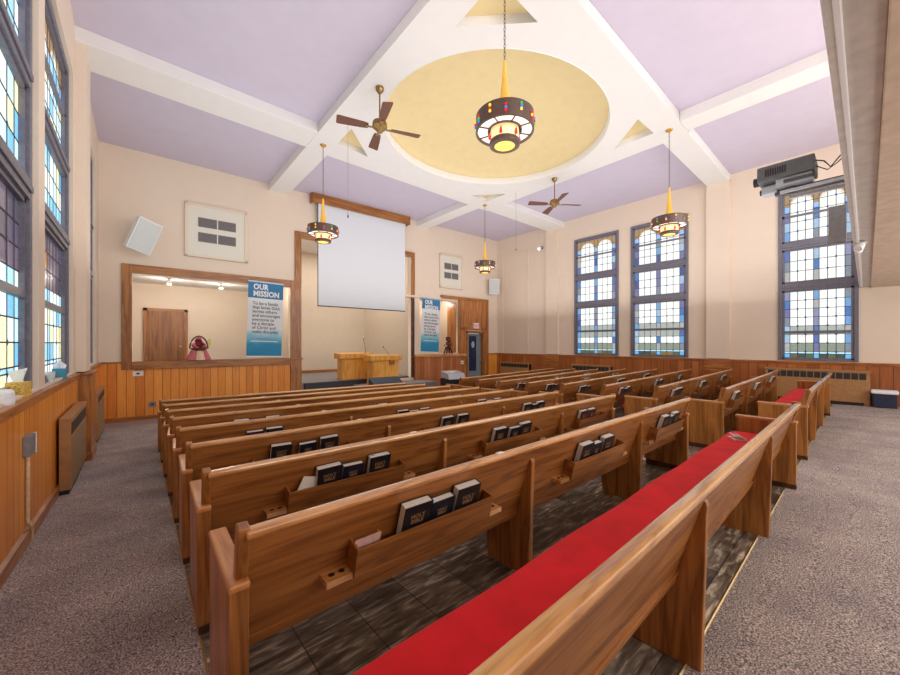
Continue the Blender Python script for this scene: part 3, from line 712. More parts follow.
spot((9.95, 12.4, 3.4), 'small spotlight on the right side of the right alcove', 22)
wsp = empty('wall_spotlight', (12.42, 8.72, 5.33)); tag(wsp, 'small white spotlight fixed high on the right wall by the pilaster', 'spotlight')
mb = MB(); mb.box(-.02, .12, -.04, .04, -.05, .05, 'mid_grey'); mb.build('bracket', wsp)
mb = MB(); mb.tube([(-.02, 0, 0), (-.16, -.03, -.1)], .055, 'white_plastic', 12, .075); mb.build('housing', wsp, smooth=True)
mb = MB(); mb.tube([(-.155, -.03, -.097), (-.165, -.032, -.104)], .06, 'lamp_white', 12); mb.build('bulb', wsp)

# arrangements on the two ledges
def basket(loc):
    o = empty('flower_basket', loc); tag(o, 'wicker basket of burgundy flowers draped in pink cloth on the left alcove ledge', 'flower basket')
    mb = MB(); mb.lathe([(.0, .22), (.1, .22), (.19, .3), (.2, .32), (.17, .3), (0, .26)], 'wicker', 18); mb.build('bowl', o, smooth=True)
    mb = MB(); mb.tube([(.2*math.cos(a), 0, .3+.33*math.sin(a)) for a in [math.pi*k/14 for k in range(15)]], .02, 'wicker', 7); mb.build('handle', o, smooth=True)
    mb = MB()
    rr = random.Random(3)
    for k in range(46):
        a = rr.random()*6.28; r = rr.random()*.14; z = .31+.3*rr.random()*(1-r/.2); s = .045+.025*rr.random()
        mb.lathe([(0, -s), (s*.8, -s*.4), (s, .1*s), (s*.5, s*.8), (0, s)], 'burgundy' if k % 4 else 'pink_cloth', 7, (r*math.cos(a), r*math.sin(a)*.8, z))
    mb.build('flowers', o, smooth=True)
    mb = MB(); n_ = 30
    for k in range(n_):
        a, b = 6.2832*k/n_, 6.2832*(k+1)/n_
        f = lambda t, r, z: (r*(1+.1*math.sin(7*t))*math.cos(t), r*.7*(1+.1*math.sin(7*t))*math.sin(t), z)
        mb.poly([f(a, .16, .27), f(b, .16, .27), f(b, .27, 0), f(a, .27, 0)], 'cream_cloth' if 21 <= k <= 24 else 'pink_cloth')
    mb.build('drape', o, smooth=False)
    mb = MB()
    for k in range(5): mb.poly([(.2, -.02, .36+k*.03), (.27, -.03, .4+k*.035), (.24, -.02, .44+k*.035), (.19, -.01, .4+k*.03)], 'leaf_yellow')
    mb.build('leaves', o)
basket(fw(S(1.2), .0, .96))
def bow(loc):
    o = empty('dried_arrangement', loc); tag(o, 'dark red brown dried flower arrangement on the right alcove ledge', 'dried flowers')
    mb = MB(); rr = random.Random(5)
    for k in range(50):
        z = rr.random(); r = (.19-.14*abs(z-.3))*(.4+.6*rr.random()); a = rr.random()*6.28; s = .04
        mb.lathe([(0, -s), (s, 0), (0, s)], 'dried_brown', 5, (r*math.cos(a), r*math.sin(a)*.6, .2+z*.48))
    mb.build('flower_heads', o)
    mb = MB()
    for a in (-.22, -.08, .1, .24): mb.tube([(0, 0, .34), (a*.7, 0, .15), (a, 0, .01)], .03, 'dried_brown', 6)
    mb.build('stems', o)
bow(fw(S(9.62), -.05, .97))
# outlets
def outlet(loc, rz, label, mat='white_plastic', w=.1, h=.08):
    mb = MB(); mb.box(-w/2, w/2, -.012, 0, -h/2, h/2, mat); mb.box(-.03, .03, -.016, -.01, -.02, .02, 'slot_dark')
    o = mb.build('wall_outlet', bevel=.002, loc=loc, rz=rz); tag(o, label, 'outlet')
outlet(fw(S(-.03), -.035, .66), FA, 'white outlet plate with dark socket under the left alcove frame', w=.2, h=.12)
outlet(fw(S(.24), -.035, -.12), FA, 'grey round outlet low on the orange boards, front left', 'mid_grey', .14, .13)
outlet(fw(S(10.3), -.14, .6), FA, 'white outlet plate on the low boarded wall by the side door', w=.14, h=.14)
outlet((4.5, 15.29, .55), 0, 'small pale outlet on the wall behind the pulpits', 'off_white')
o = empty('junction_box', (-.70, 4.43, .58)); tag(o, 'grey white junction box with conduit on the left orange wainscot', 'junction box')
mb = MB(); mb.box(0, .045, -.09, .09, -.08, .08, 'mid_grey'); mb.box(.03, .05, .085, .1, -.085, .085, 'off_white'); mb.build('box', o, bevel=.004)
mb = MB(); mb.tube([(.015, 0, -.08), (.015, 0, -.62), (.03, .05, -.70), (.03, .06, -.80)], .012, 'beige_tape', 8); mb.build('conduit', o, smooth=True)

# ------------------------------------------------------------------ radiator covers
def rad_left(y0, y1, z0, z1, x1, label):
    o = empty('radiator_cover', (-.675, (y0+y1)/2, z0)); tag(o, label, 'radiator cover')
    L = (y1-y0)/2; D = x1+.675; H = z1-z0
    mb = MB(); mb.box(0, D, -L, L, .07, H-.03, 'radiator_brown'); mb.box(0, D-.015, -L+.02, L-.02, .0, .07, 'slot_dark')
    mb.build('body', o, bevel=.004)
    mb = MB(); mb.box(0, D+.01, -L-.01, L+.01, H-.03, H, 'radiator_brown'); mb.build('top', o, bevel=.004)
    mb = MB(); mb.box(D-.002, D+.004, -L+.06, L-.06, H-.2, H-.07, 'slot_dark'); mb.build('slots', o)
    mb = MB(); mb.box(D-.002, D+.005, -L+.05, L-.05, .1, H-.24, 'radiator_cloth'); mb.build('front_panel', o)
rad_left(5.82, 7.35, FZ(6.2), .57, -.585, 'brown radiator cover under the second left window')
rad_left(9.3, 10.9, FZ(9.6), .48, -.585, 'brown radiator cover farthest along the left wall')
def rad_right(y0, y1, z0, z1, x0, label, slots=14, leg=True):
    o = empty('radiator_cover', (12.48, (y0+y1)/2, z0)); tag(o, label, 'radiator cover')
    L = (y1-y0)/2; D = 12.49-x0; H = z1-z0
    mb = MB(); mb.box(-D, 0, -L, L, .1, H-.04, 'radiator_brown')
    for s in (-1, 1): mb.box(-D-.004, 0, s*L-(.09 if s > 0 else 0), s*L+(.09 if s < 0 else 0), 0, H-.04, 'radiator_brown')
    mb.box(-D+.05, 0, -L+.1, L-.1, 0, .1, 'slot_dark'); mb.build('body', o, bevel=.004)
    mb = MB(); mb.box(-D-.02, 0, -L-.015, L+.015, H-.04, H, 'radiator_brown'); mb.build('top', o, bevel=.004)
    mb = MB(); w = (2*L-.1)/slots
    for k in range(slots): mb.box(-D-.006, -D, -L+.05+k*w+.008, -L+.05+(k+1)*w-.008, H-.2, H-.06, 'slot_dark')
    mb.build('slots', o)
rad_right(-.05, 1.72, FZ(.8), .78, 12.28, 'long brown radiator cover with black slots beside the waste tub')
rad_right(5.8, 7.3, FZ(6.5), .62, 12.36, 'dark slotted radiator cover under the window nearest the front', 10)
rad_right(9.25, 10.85, FZ(10), .57, 12.36, 'dark slotted radiator cover under the blind wall panel', 10)
t = empty('waste_tub', (12.25, -.25, FZ(-.2))); tag(t, 'dark blue plastic tub with white liner against the right wainscot', 'waste tub')
mb = MB(); mb.prism([(-.16, -.17), (.16, -.17), (.16, .17), (-.16, .17)], 0, .33, 'z', 'blue_tub'); mb.build('tub', t, bevel=.02)
mb = MB(); mb.box(-.185, .185, -.195, .195, .30, .37, 'tissue'); mb.build('liner', t, bevel=.02)

# ------------------------------------------------------------------ chandeliers
def chandelier():
    o = empty('chandelier', (0, 0, 0))
    mb = MB(); mb.lathe([(0, 0), (.07, 0), (.06, -.02), (.02, -.05), (0, -.06)], 'brass_bright', 16); mb.build('ceiling_canopy', o, smooth=True)
    mb = MB()
    zt, zb = -.05, -1.3; n_ = 26; st_ = (zt-zb)/n_
    for k in range(n_):
        zc = zt-(k+.5)*st_; pts = []
        for j in range(9):
            a = 2*math.pi*j/8; u, w = .011*math.cos(a), st_*.66*math.sin(a)
            pts.append((u, 0, zc+w) if k % 2 else (0, u, zc+w))
        mb.tube(pts, .0035, 'bronze', 5)
    mb.build('chain', o)
    mb = MB(); mb.lathe([(0, -1.2), (.016, -1.21), (.034, -1.45), (.075, -1.82), (.08, -1.84), (0, -1.85)], 'cone_yellow', 16); mb.build('spire', o, smooth=True)
    mb = MB(); mb.lathe([(.08, -1.83), (.3, -1.84), (.335, -1.85), (.335, -2.02), (.325, -2.03), (.322, -2.02), (.322, -1.87), (.08, -1.86)], 'bronze', 40); mb.build('drum', o, smooth=True)
    mb = MB(); mb.lathe([(.19, -2.0), (.322, -2.0), (.322, -2.012), (.19, -2.012)], 'lamp_white', 40); df = mb.build('diffuser', o)
    mb = MB()
    for k in range(8):
        a = k*math.pi/4+.2; c, s = math.cos(a), math.sin(a)
        mb.tube([(.19*c, .19*s, -2.018), (.33*c, .33*s, -2.018)], .008, 'bronze', 5)
    mb.lathe([(.185, -2.03), (.2, -2.03), (.2, -2.0), (.185, -2.0), (.185, -2.03)], 'bronze', 32)
    mb.lathe([(.315, -2.035), (.338, -2.035), (.338, -2.01), (.315, -2.01), (.315, -2.035)], 'bronze', 40); mb.build('spokes', o)
    mb = MB(); mb.lathe([(.165, -2.01), (.165, -2.15), (.15, -2.15), (.15, -2.01)], 'lamp_cream', 32); mb.build('inner_shade', o, smooth=True)
    mb = MB(); mb.lathe([(.172, -2.14), (.178, -2.15), (.175, -2.19), (.15, -2.2), (.12, -2.2), (.12, -2.185), (.165, -2.15)], 'bronze', 32); mb.build('lower_ring', o, smooth=True)
    mb = MB(); mb.lathe([(.125, -2.19), (.08, -2.2), (0, -2.205)], 'lamp_amber', 24); mb.build('bottom_glass', o)
    cols = ['bead_green', 'bead_blue', 'bead_yellow', 'bead_red', 'bead_yellow', 'bead_red', 'bead_blue', 'bead_red']
    for nm, c3 in (('bead_red', 0), ('bead_yellow', 1), ('bead_green', 2), ('bead_blue', 3)): pass
    for k in range(12):
        mb = MB(); a = 2*math.pi*k/12+.1; c, s = math.cos(a)*.34, math.sin(a)*.34
        for j in range(3):
            mb.lathe([(0, .016), (.014, .01), (.014, -.01), (0, -.016)], cols[(k*3+j) % 8], 8, (c, s, -1.895-.032*j-(.03 if k % 2 else 0)))
        mb.build('glass_bead', o)
    for k in range(6):
        mb = MB(); a = 2*math.pi*k/6+.35; c, s = math.cos(a)*.178, math.sin(a)*.178
        mb.lathe([(0, .05), (.012, .01), (.02, -.03), (0, -.05)], 'bead_red', 8, (c, s, -2.09))
        mb.build('teardrop', o, smooth=True)
    return o
ch = chandelier()
pos = [((3.235, 2.77), 'largest looking drum chandelier with coloured glass beads, hanging before the yellow dome'), ((3.17, 8.11), 'drum chandelier hanging before the left edge of the projection screen'),
       ((8.56, 8.17), 'smallest looking drum chandelier, hanging near the far right corner'), ((8.51, 2.74), 'drum chandelier hanging before the tall windows of the right wall')]
for i, ((x, y), lab) in enumerate(pos):
    o = ch if i == 0 else copy_tree(ch)
    o.location = (x, y, BZ); o.rotation_euler[2] = i*.5+.12; o.scale = (1, 1, 1.012); tag(o, lab, 'chandelier', 'stained glass chandeliers')

# fans
def fan():
    o = empty('ceiling_fan', (0, 0, 0))
    mb = MB(); mb.lathe([(0, 0), (.075, 0), (.07, -.05), (.03, -.1), (0, -.1)], 'brass', 18); mb.build('canopy', o, smooth=True)
    mb = MB(); mb.tube([(0, 0, -.08), (0, 0, -.6)], .014, 'brass', 8); mb.build('downrod', o)
    mb = MB(); mb.lathe([(0, -.56), (.05, -.58), (.12, -.61), (.13, -.65), (.13, -.70), (.1, -.73), (.07, -.745), (.05, -.79), (0, -.81)], 'brass', 24); mb.build('motor', o, smooth=True)
    return o
def blades(o, angs):
    for a in angs:
        mb = MB(); c = .035
        sec = [(.13, .03), (.2, .03)]
        mb.prism([(.1, -.02), (.24, -.03), (.24, .03), (.1, .02)], -.728, -.72, 'z', 'brass'); br = mb
        b = br.build('blade_arm', o); b.rotation_euler = (0, 0, a)
        mb = MB()
        pts = [(.2, -.055), (.3, -.07), (.7, -.092), (.735, -.08), (.735, .08), (.7, .092), (.3, .07), (.2, .055)]
        n_ = len(pts); t = math.radians(12)
        vs = [(x, y*math.cos(t), -.716+y*math.sin(t)) for x, y in pts]+[(x, y*math.cos(t), -.708+y*math.sin(t)) for x, y in pts]
        mb.faces(vs, [tuple(range(n_))[::-1], tuple(range(n_, 2*n_))]+[(i, (i+1) % n_, n_+(i+1) % n_, n_+i) for i in range(n_)], 'fan_blade')
        b = mb.build('blade', o); b.rotation_euler = (0, 0, a)
f1 = fan(); f1.location = (3.22, 5.64, BZ); tag(f1, 'brass ceiling fan with brown blades left of the yellow dome', 'ceiling fan', 'ceiling fans')
blades(f1, [math.atan2(5.9-5.66, 2.56-3.24)+k*math.pi/2 for k in range(4)])
f2 = fan(); f2.location = (8.62, 5.6, BZ); tag(f2, 'brass ceiling fan with brown blades right of the yellow dome', 'ceiling fan', 'ceiling fans')
blades(f2, [math.atan2(5.96-5.59, 8.1-8.63)+k*math.pi/2 for k in range(4)])
for (x, y, zb_, lab) in ((3.21, 6.9, 3.98, 'thin pull cord with a small black weight hanging before the screen'), (8.53, 6.86, 4.2, 'thin pull cord hanging near the far fan')):
    o = empty('pull_cord', (x, y, BZ)); tag(o, lab, 'pull cord')
    mb = MB(); mb.lathe([(0, 0), (.04, 0), (.03, -.02), (0, -.025)], 'white_plastic', 12); mb.build('hook_plate', o)
    mb = MB(); mb.tube([(0, 0, 0), (0, 0, zb_-BZ)], .0035, 'mid_grey', 5); mb.build('cord', o)
    mb = MB(); mb.lathe([(0, .05), (.012, .03), (.018, -.01), (0, -.03)], 'dark_grey', 8, (0, 0, zb_-BZ)); mb.build('weight', o)

# ------------------------------------------------------------------ projector under the gallery edge
pj = empty('projector', (4.98, .52, 3.05)); tag(pj, 'dark grey projector on a bracket hanging from the gallery edge', 'projector')
mb = MB(); mb.box(-.17, .17, -.2, .22, 0, .15, 'projector_grey'); mb.build('case', pj, bevel=.012)
mb = MB()
for k in range(9): mb.box(-.174, -.168, .0+k*.018, .01+k*.018, .04, .11, 'black')
mb.build('air_grille', pj)
mb = MB(); mb.tube([(0, .2, .06), (0, .27, .06)], .045, 'black', 16); mb.build('lens', pj)
mb = MB(); mb.box(-.13, .13, -.18, .08, -.075, -.0, 'silver'); mb.box(-.16, -.1, -.19, .02, -.055, -.03, 'dark_grey'); mb.build('cradle', pj, bevel=.004)
mb = MB(); mb.box(-.03, .03, -.42, .1, -.13, -.08, 'dark_grey'); mb.box(.05, .08, -.42, .0, -.17, -.14, 'silver'); mb.box(-.05, .0, -.05, .02, -.13, 0, 'dark_grey'); mb.box(-.12, -.1, -.42, .05, -.15, -.12, 'silver'); mb.build('mounting_arm', pj, bevel=.003)
mb = MB(); mb.box(-.06, .08, .08, .2, -.1, -.02, 'silver'); mb.tube([(0, .2, -.06), (0, .22, -.06)], .03, 'black', 12); mb.build('camera_module', pj, bevel=.006)
mb = MB(); mb.tube([(-.1, -.2, .1), (-.16, -.26, .05), (-.1, -.3, .0), (-.1, -.36, .08), (-.1, -.43, .12)], .006, 'black', 6)
mb.tube([(-.05, -.2, .06), (-.1, -.28, -.02), (-.05, -.34, .04), (-.05, -.43, .13)], .005, 'black', 6); mb.build('cable', pj, smooth=True)
mb = MB(); mb.box(4.86, 4.9, .12, .235, 2.33, 2.67, 'mid_grey'); o = mb.build('hanging_panel', bevel=.003); tag(o, 'grey rectangular panel hanging below the projector at the gallery edge', 'panel')
gs = empty('gallery_spotlight', (6.9, .04, 2.68)); gs.scale = (.7, .7, .7); tag(gs, 'white twin spotlight fixed under the gallery edge', 'spotlight')
mb = MB(); mb.box(-.06, .06, -.06, .06, -.03, 0, 'white_plastic'); mb.build('base', gs, bevel=.004)
for s in (-1, 1):
    mb = MB(); mb.tube([(s*.05, 0, -.04), (s*.13, .05, -.13)], .045, 'white_plastic', 12, .06); mb.build('lamp_head', gs, smooth=True)

# ------------------------------------------------------------------ sill items
tb = empty('tissue_box', (-.765, 4.62, .955), (0, 0, -.2)); tag(tb, 'gold patterned tissue box on the left window sill', 'tissue box')
mb = MB(); mb.box(-.055, .055, -.06, .06, 0, .125, 'tissue_box_gold'); mb.build('box', tb, bevel=.002)
mb = MB(); mb.poly([(-.03, 0, .12), (.02, .0, .12), (.045, .02, .24), (-.06, -.01, .21)], 'tissue'); mb.poly([(-.02, .01, .12), (.03, -.01, .12), (.04, -.02, .23), (-.03, .03, .22)], 'tissue'); mb.build('tissue', tb)
tb = empty('tissue_box', (-.765, 6.65, .955), (0, 0, 0)); tag(tb, 'turquoise tissue box on the sill of the second left window', 'tissue box')
mb = MB(); mb.box(-.06, .06, -.06, .06, 0, .13, 'blue_box'); mb.build('box', tb, bevel=.002)
mb = MB(); mb.poly([(-.05, 0, .125), (.05, .0, .125), (.06, .02, .17), (.0, .0, .235), (-.055, -.01, .18)], 'tissue'); mb.poly([(0, -.05, .125), (0, .05, .125), (.01, .03, .2), (0, -.03, .2)], 'tissue'); mb.build('tissue', tb)
mb = MB(); mb.lathe([(0, 0), (.03, 0), (.04, .13), (.037, .13), (.028, .006), (0, .006)], 'glass_clear', 18); o = mb.build('plastic_cup', smooth=True, loc=(-.755, 5.95, .955)); tag(o, 'clear plastic cup on the sill left of the turquoise tissue box', 'cup')
mb = MB(); mb.lathe([(0, 0), (.055, 0), (.06, .02), (.058, .09), (.045, .11), (0, .112)], 'tissue', 10, sy=1.3); o = mb.build('paper_packet', loc=(-.75, 4.08, .955)); tag(o, 'crumpled white paper packet on the nearest left sill', 'packet')

# ------------------------------------------------------------------ pews
ORD = ['rearmost', 'second from the rear', 'third from the rear', 'fourth from the rear', 'fifth from the rear', 'sixth from the rear', 'seventh from the rear', 'second from the front', 'foremost']
def back_y(z): return -.012+(.82-z)*.30            # rear face of the leaning back
def pew(x, y, L, ang, side, i, cushion):
    tilt = math.asin(SLOPE*math.sin(ang))
    # along the pew the floor rises when it runs towards the rear
    root = empty('pew', (x, y, FZ(y)), (0, tilt, ang))
    tag(root, 'long brown wooden pew, %s in the %s block%s' % (ORD[i], side, ', red cushion on its seat' if cushion else ''), 'pew', 'wooden pews in the %s block' % side)
    # backrest
    mb = MB()
    mb.prism([(back_y(.83), .83), (back_y(.36), .36), (back_y(.36)+.022, .36), (back_y(.83)+.022, .83)][::-1], .05, L-.05, 'x', 'pew_wood')
    mb.prism([(back_y(.39)-.01, .39), (back_y(.35)-.01, .345), (back_y(.35)+.03, .345), (back_y(.39)+.03, .39)][::-1], .05, L-.05, 'x', 'pew_wood')
    mb.build('backrest', root, bevel=.003)
    mb = MB()
    mb.prism([(-.022, .806), (.012, .806), (.016, .832), (.010, .845), (-.02, .847), (-.034, .838), (-.036, .82)], .045, L-.045, 'x', 'pew_cap')
    mb.build('top_rail', root, bevel=.006)
    mb = MB(); mb.prism([(.12, .405), (.465, .42), (.478, .435), (.474, .452), (.45, .455), (.12, .435)], .05, L-.05, 'x', 'pew_wood'); mb.build('seat', root, bevel=.004)
    for k, xe in enumerate((0, L-.06)):
        mb = MB(); mb.prism([(.002, .045), (.465, .045), (.465, .638), (.002, .638)], xe, xe+.06, 'x', 'pew_upright')
        mb.prism([(.0, -.02), (.45, -.02), (.45, .045), (.0, .045)], xe+.006, xe+.054, 'x', 'walnut'); ep = mb.build('end_panel', root, bevel=.004)
        mb = MB(); mb.prism([(-.008, .636), (.475, .636), (.475, .664), (-.008, .664)], xe-.003, xe+.063, 'x', 'pew_cap_y'); mb.build('armrest', root, bevel=.008)
        mb = MB(); mb.prism([(.02, .66), (.07, .66), (.028, .858), (-.03, .852)], xe+(.022 if k == 0 else .0), xe+(.06 if k == 0 else .038), 'x', 'pew_upright'); mb.build('end_post', root, bevel=.006)
    # intermediate supports
    n = 2 if L > 3.9 else 2
    sx = [L*.372, L*.742] if side == 'left' else [L*.33, L*.665]
    if side == 'left': sx = [1.64, 3.29] if i else [1.755, 3.40]
    for s in sx:
        mb = MB(); mb.prism([(.022, -.02), (.37, -.02), (.41, .3), (.44, .415), (back_y(.41)+.0, .41), (back_y(.75)+.004, .75), (.004, .742), (-.001, .725), (.002, .69)], s-.018, s+.018, 'x', 'pew_upright'); mb.build('support', root, bevel=.004)
    if cushion is None: pass
    if i > 0:
        bays = [(0, sx[0]), (sx[0], sx[1]), (sx[1], L)]
        for bi, (a, b) in enumerate(bays):
            c = (a+b)/2+(.02 if bi == 0 else 0); hw = .40 if side == 'left' and bi < 2 else .37
            if b-a < 1.2: hw = .3
            mb = MB()
            yb0, yb1 = back_y(.51), back_y(.64)
            mb.prism([(-.036, .635), (-.026, .635), (.006, .51), (-.004, .51)], c-hw, c+hw, 'x', 'pew_wood')
            mb.prism([(-.004, .505), (yb0, .505), (yb0, .515), (-.004, .515)], c-hw, c+hw, 'x', 'pew_wood')
            for xx in (c-hw, c+hw-.012): mb.prism([(-.004, .505), (yb0, .505), (yb1, .655), (-.035, .637)], xx, xx+.012, 'x', 'pew_wood')
            rk = mb.build('book_rack', root, bevel=.002)
            for sg in (-1, 1):
                x0, x1 = (c-hw-.11, c-hw) if sg < 0 else (c+hw, c+hw+.11)
                mb = MB(); mb.box(x0, x1, .005, back_y(.52), .505, .53, 'pew_cap')
                for hx in (.035, .078): mb.lathe([(0, .5312), (.013, .5312), (.013, .5305)], 'hole_dark', 10, (x0+hx, .045, 0))
                mb.build('cup_holder', rk)
            fill_rack(root, side, i, bi, c, hw)
        mb = MB(); mb.box(1.30, 1.35, -.022, .008, .847, .8485, 'paper'); mb.build('number_plate', root)
    return root
BOOKN = {}
def make_book(kind):
    w, h, t, m = {'h': (.155, .235, .048, 'book_black'), 'b': (.14, .21, .04, 'book_navy'), 'm': (.15, .225, .044, 'book_maroon')}[kind]
    o = empty('book', (0, 0, 0))
    mb = MB(); mb.box(-w/2, w/2, -t/2, -t/2+.004, 0, h, m); mb.box(-w/2, w/2, t/2-.004, t/2, 0, h, m); mb.box(w/2-.004, w/2, -t/2, t/2, 0, h, m)
    mb.build('cover', o)
    mb = MB(); mb.box(-w/2+.004, w/2-.004, -t/2+.004, t/2-.004, .004, h-.003, 'page_edge'); mb.build('pages', o)
    text('HOLY\nBIBLE' if kind == 'b' else 'HOLY\nBIBLE', .03 if kind != 'b' else .022, 'gold_ink', 'cover_title', o, (0, -t/2-.0006, h*.72), (math.pi/2, 0, 0), thick=.0002, align='CENTER', bold=.0006)
    return o
MASTER = {}
KW = {'h': 'thick black book', 'b': 'smaller navy book', 'm': 'maroon book'}
RK = ['left', 'middle', 'right']
def place_book(kind, root, x, y, z, lean, yaw, label, group):
    if kind not in MASTER: MASTER[kind] = make_book(kind); o = MASTER[kind]
    else: o = copy_tree(MASTER[kind])
    bpy.context.view_layer.update()
    m = root.matrix_world @ Matrix.Translation((x, y, z)) @ Matrix.Rotation(lean, 4, 'X') @ Matrix.Rotation(yaw, 4, 'Y')
    o.matrix_world = m; tag(o, label, 'book', group)
POSN = {1: ['single'], 2: ['left', 'right'], 3: ['left', 'middle', 'right']}
def fill_rack(root, side, i, bi, c, hw):
    rnd = random.Random(hash((side == 'left', i, bi)) & 0xffff)
    if side == 'left':
        spec = {(1, 0): [('h', -.10), ('b', .055), ('h', .215)], (1, 1): [('h', -.21), ('b', -.06), ('h', .11)], (1, 2): [('h', -.14), ('b', .01), ('h', .15)],
                (2, 0): [('h', -.15), ('b', .005), ('h', .20)], (2, 1): [('h', -.2), ('b', .01), ('h', .16)], (2, 2): [('m', -.2), ('m', -.02)],
                (3, 0): [('h', -.2), ('b', .02), ('h', .2)], (3, 1): [('h', -.1), ('h', .12)], (3, 2): [('h', -.14), ('b', .0), ('h', .14)]}.get((i, bi))
    else: spec = None
    if spec is None:
        kinds = rnd.choice([('h', 'b', 'h'), ('h', 'h', 'b'), ('m', 'h', 'h'), ('h', 'b', 'm')]); n = rnd.choice([3, 3, 3, 2])
        off = rnd.uniform(-.06, .06)
        spec = [(kinds[k], off+(-.17+.165*k)+rnd.uniform(-.008, .008)) for k in range(n)]
    g = 'books in the pew racks'
    nm = POSN[len(spec)]
    for k, (kd, dx) in enumerate(spec):
        lab = '%s, %s in %s rack, %s block pew %s' % (KW[kd], nm[k], RK[bi], side, ORD[i].replace('the ', ''))
        place_book(kd, root, c+dx, .046, .517, .29, rnd.uniform(-.03, .03), lab, g)

# left block
VA = [(0, 0), (.45, 0), (1.35, 0), (2.0, 0), (3.2, 0), (4.5, 0), (5.6, 0), (6.6, 0), (7.6, 0)]
XE = [4.88, 4.80, 4.70, 4.68, 4.62, 4.62, 4.62, 4.62, 4.66]
for i in range(9):
    y = 1.3765+.875*(i-1)-(.055 if i == 0 else 0); a = -math.radians(VA[i][0])
    x0 = .2235 if i else .10
    L = (XE[i]-x0)/math.cos(a)
    pew(x0, y, L, a, 'left', i, i == 0)
# right block
RB = [(6.15, .47, 10.3, 0), (6.03, 1.28, 11.4, 1.0), (5.92, 2.08, 11.75, 2.3), (5.83, 2.86, 11.75, 3.6), (5.77, 3.6, 11.75, 5.0), (5.74, 4.36, 11.7, 6.3), (5.78, 5.13, 11.6, 7.3), (5.95, 5.93, 11.7, 8.5), (6.2, 6.8, 11.9, 10)]
for i, (x, y, xe, ad) in enumerate(RB):
    a = math.radians(ad); pew(x, y-.0, (xe-x)/math.cos(a), a, 'right', i, i == 0)

def cushion(x0, x1, y, label):
    mb = MB(); z = FZ(y)
    L = x1-x0
    prof = [(.125, .456), (.465, .456), (.492, .472), (.492, .495), (.47, .512), (.38, .52), (.2, .52), (.13, .51)]
    n = 30; vs = []; rr = random.Random(2)
    for k in range(n+1):
        e = 1 if 0 < k < n else .93
        wob = .006*math.sin(k*.9)
        for (a, b) in prof: vs.append((x0+L*k/n, y+.33+(a-.33)*e+(wob if a > .3 else 0), z+.456+(b-.456)*(e if 0 < k < n else .8)))
    m_ = len(prof); fs = [tuple(range(m_))[::-1], tuple(range(n*m_, (n+1)*m_))]
    for k in range(n):
        for j in range(m_): fs.append((k*m_+j, k*m_+(j+1) % m_, (k+1)*m_+(j+1) % m_, (k+1)*m_+j))
    mb.faces(vs, fs, 'red_cushion'); o = mb.build('pew_cushion', smooth=True); tag(o, label, 'cushion', 'red pew cushions')
cushion(.3, 4.74, .4465, 'long red velvet cushion on the rearmost pew of the left block')
cushion(6.25, 10.2, .47, 'long red velvet cushion on the rearmost pew of the right block')
cushion(5.98, 7.2, 2.13, 'short red cushion on the seat of a right block pew near the middle aisle')
# papers
mb = MB()
for k in range(4): mb.prism([(0, 0), (.15, 0), (.15, .008), (0, .008)], 0, .1, 'y', 'paper')
mb = MB()
mb.box(-.07, .07, -.05, .05, 0, .012, 'paper'); mb.poly([(-.07, -.05, .013), (.07, -.05, .013), (.06, .05, .05), (-.08, .05, .04)], 'paper'); mb.poly([(-.05, -.06, .014), (.03, -.06, .014), (.02, .02, .06), (-.06, .03, .055)], 'paper')
o = mb.build('folded_papers', loc=(4.28, .80, FZ(.8)+.535), rz=.6); tag(o, 'crumpled white papers lying on the red cushion at its aisle end', 'papers')
def card(x, row_y, zoff, dx, dz, w, h, mat, name, label, cat, rot=0):
    mb = MB(); mb.poly([(-w/2, 0, 0), (w/2, 0, 0), (w/2+dx, .0, h), (-w/2+dx, 0, h)], mat); mb.poly([(-w/2, .003, 0), (w/2, .003, 0), (w/2+dx, .003, h), (-w/2+dx, .003, h)], mat)
    o = mb.build(name, loc=(x, row_y, FZ(row_y)+zoff)); o.rotation_euler = (.26, rot, 0); tag(o, label, cat)
y1, y2, y3 = 1.3765, 2.2515, 3.1265
card(.73, y1+.03, .52, 0, 0, .12, .145, 'pink_card', 'offering_card', 'pale pink card standing at the left end of the nearest left book rack', 'card')
card(.74, y2+.03, .52, .02, 0, .1, .19, 'paper', 'offering_envelope', 'white envelope standing in the left rack, third left pew from the rear', 'envelope', .25)
card(1.21, y2+.02, .52, 0, 0, .03, .235, 'booklet_blue', 'booklet', 'thin light blue booklet between two books, third left pew from the rear', 'booklet')
card(.98, y3+.085, .52, 0, 0, .3, .235, 'booklet_blue', 'booklet', 'light blue booklet behind the books, fourth left pew from the rear', 'booklet')
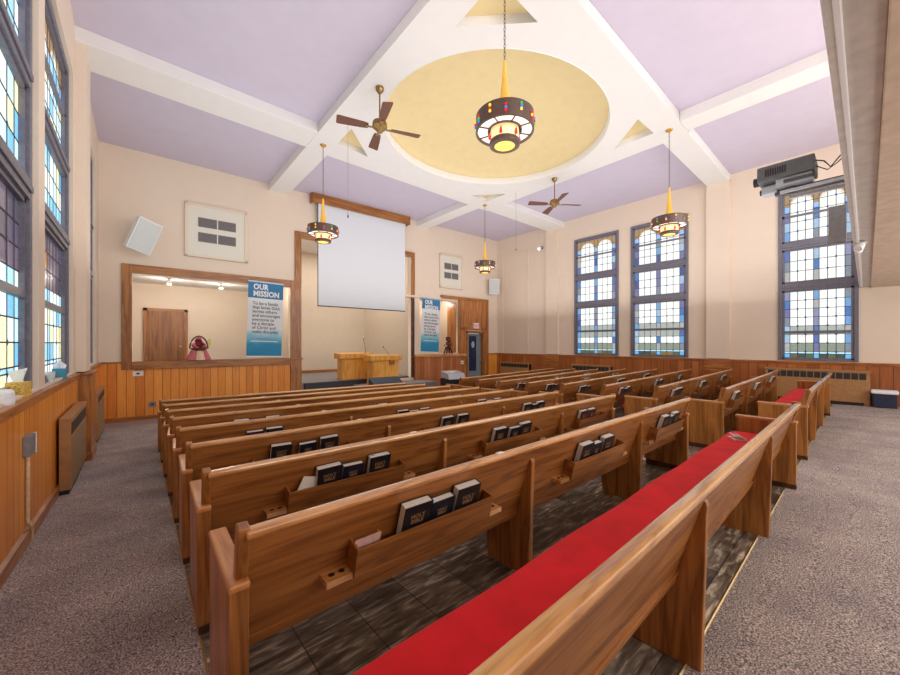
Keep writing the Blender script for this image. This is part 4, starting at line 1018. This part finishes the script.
for (x, y, lab) in ((.79, y1+.01, 'short wooden pencil in the nearest left book rack'), (.86, y2+.03, 'short wooden pencil beside the envelope, third left pew from the rear'), (.80, y3+.03, 'short wooden pencil in the left rack, fourth left pew from the rear')):
    mb = MB(); mb.tube([(0, 0, 0), (.004, .02, .13)], .004, 'pencil_wood', 6); o = mb.build('pencil', loc=(x, y, FZ(y)+.52)); tag(o, lab, 'pencil', 'pencils in the racks')

# ------------------------------------------------------------------ light
w = bpy.data.worlds.new('world'); SC.world = w; w.use_nodes = True
bg = w.node_tree.nodes['Background']; bg.inputs[0].default_value = (.93, .96, 1, 1); bg.inputs[1].default_value = 1.6
def area(name, loc, rot, sx, sy, e, c=(1, 1, 1)):
    l = bpy.data.lights.new(name, 'AREA'); l.shape = 'RECTANGLE'; l.size = sx; l.size_y = sy; l.energy = e; l.color = c
    o = bpy.data.objects.new(name, l); COL.objects.link(o); o.location = loc; o.rotation_euler = rot; return o
# unseen fill lights added to even out the hall, not real fixtures
area('fill_over_gallery', (6, -1.6, 4.4), (math.radians(72), 0, 0), 11, 1.6, 260, (1, .97, .94))  # added fill for ceiling and front wall, hidden above the gallery
area('fill_under_gallery', (6, -2.6, 2.6), (math.radians(50), 0, 0), 10, 1.5, 330, (1, .96, .92))  # added fill from behind the camera, under the gallery
area('fill_up_nave', (5.9, 5.4, 2.45), (math.pi, 0, 0), 12, 10, 400, (1, .98, .97))  # added fill facing up to brighten the ceiling, unseen from below
area('fill_up_rear', (6, -3.5, .6), (math.pi, 0, 0), 11, 4, 160, (1, .98, .97))  # added fill to brighten the gallery underside, behind the camera
area('fill_platform', (5.9, 13.2, 5.15), (0, 0, 0), 3, 2, 110, (1, .96, .9))  # added fill for the dark recess, hidden behind the opening's head

# ------------------------------------------------------------------ camera
cam = bpy.data.cameras.new('camera'); co = bpy.data.objects.new('camera', cam); COL.objects.link(co)
co.location = (0, 0, CAMH); co.rotation_euler = (math.pi/2, 0, -math.radians(40.787))
cam.sensor_width = 36; cam.lens = 359.636*36/900; cam.shift_y = (343.31-337.5)/900; cam.clip_start = .02; cam.clip_end = 100
SC.camera = co
SC.view_settings.view_transform = 'Standard'; SC.view_settings.look = 'None'; SC.view_settings.exposure = 0
SC.cycles.use_denoising = True
SC.cycles.max_bounces = 8; SC.cycles.diffuse_bounces = 5
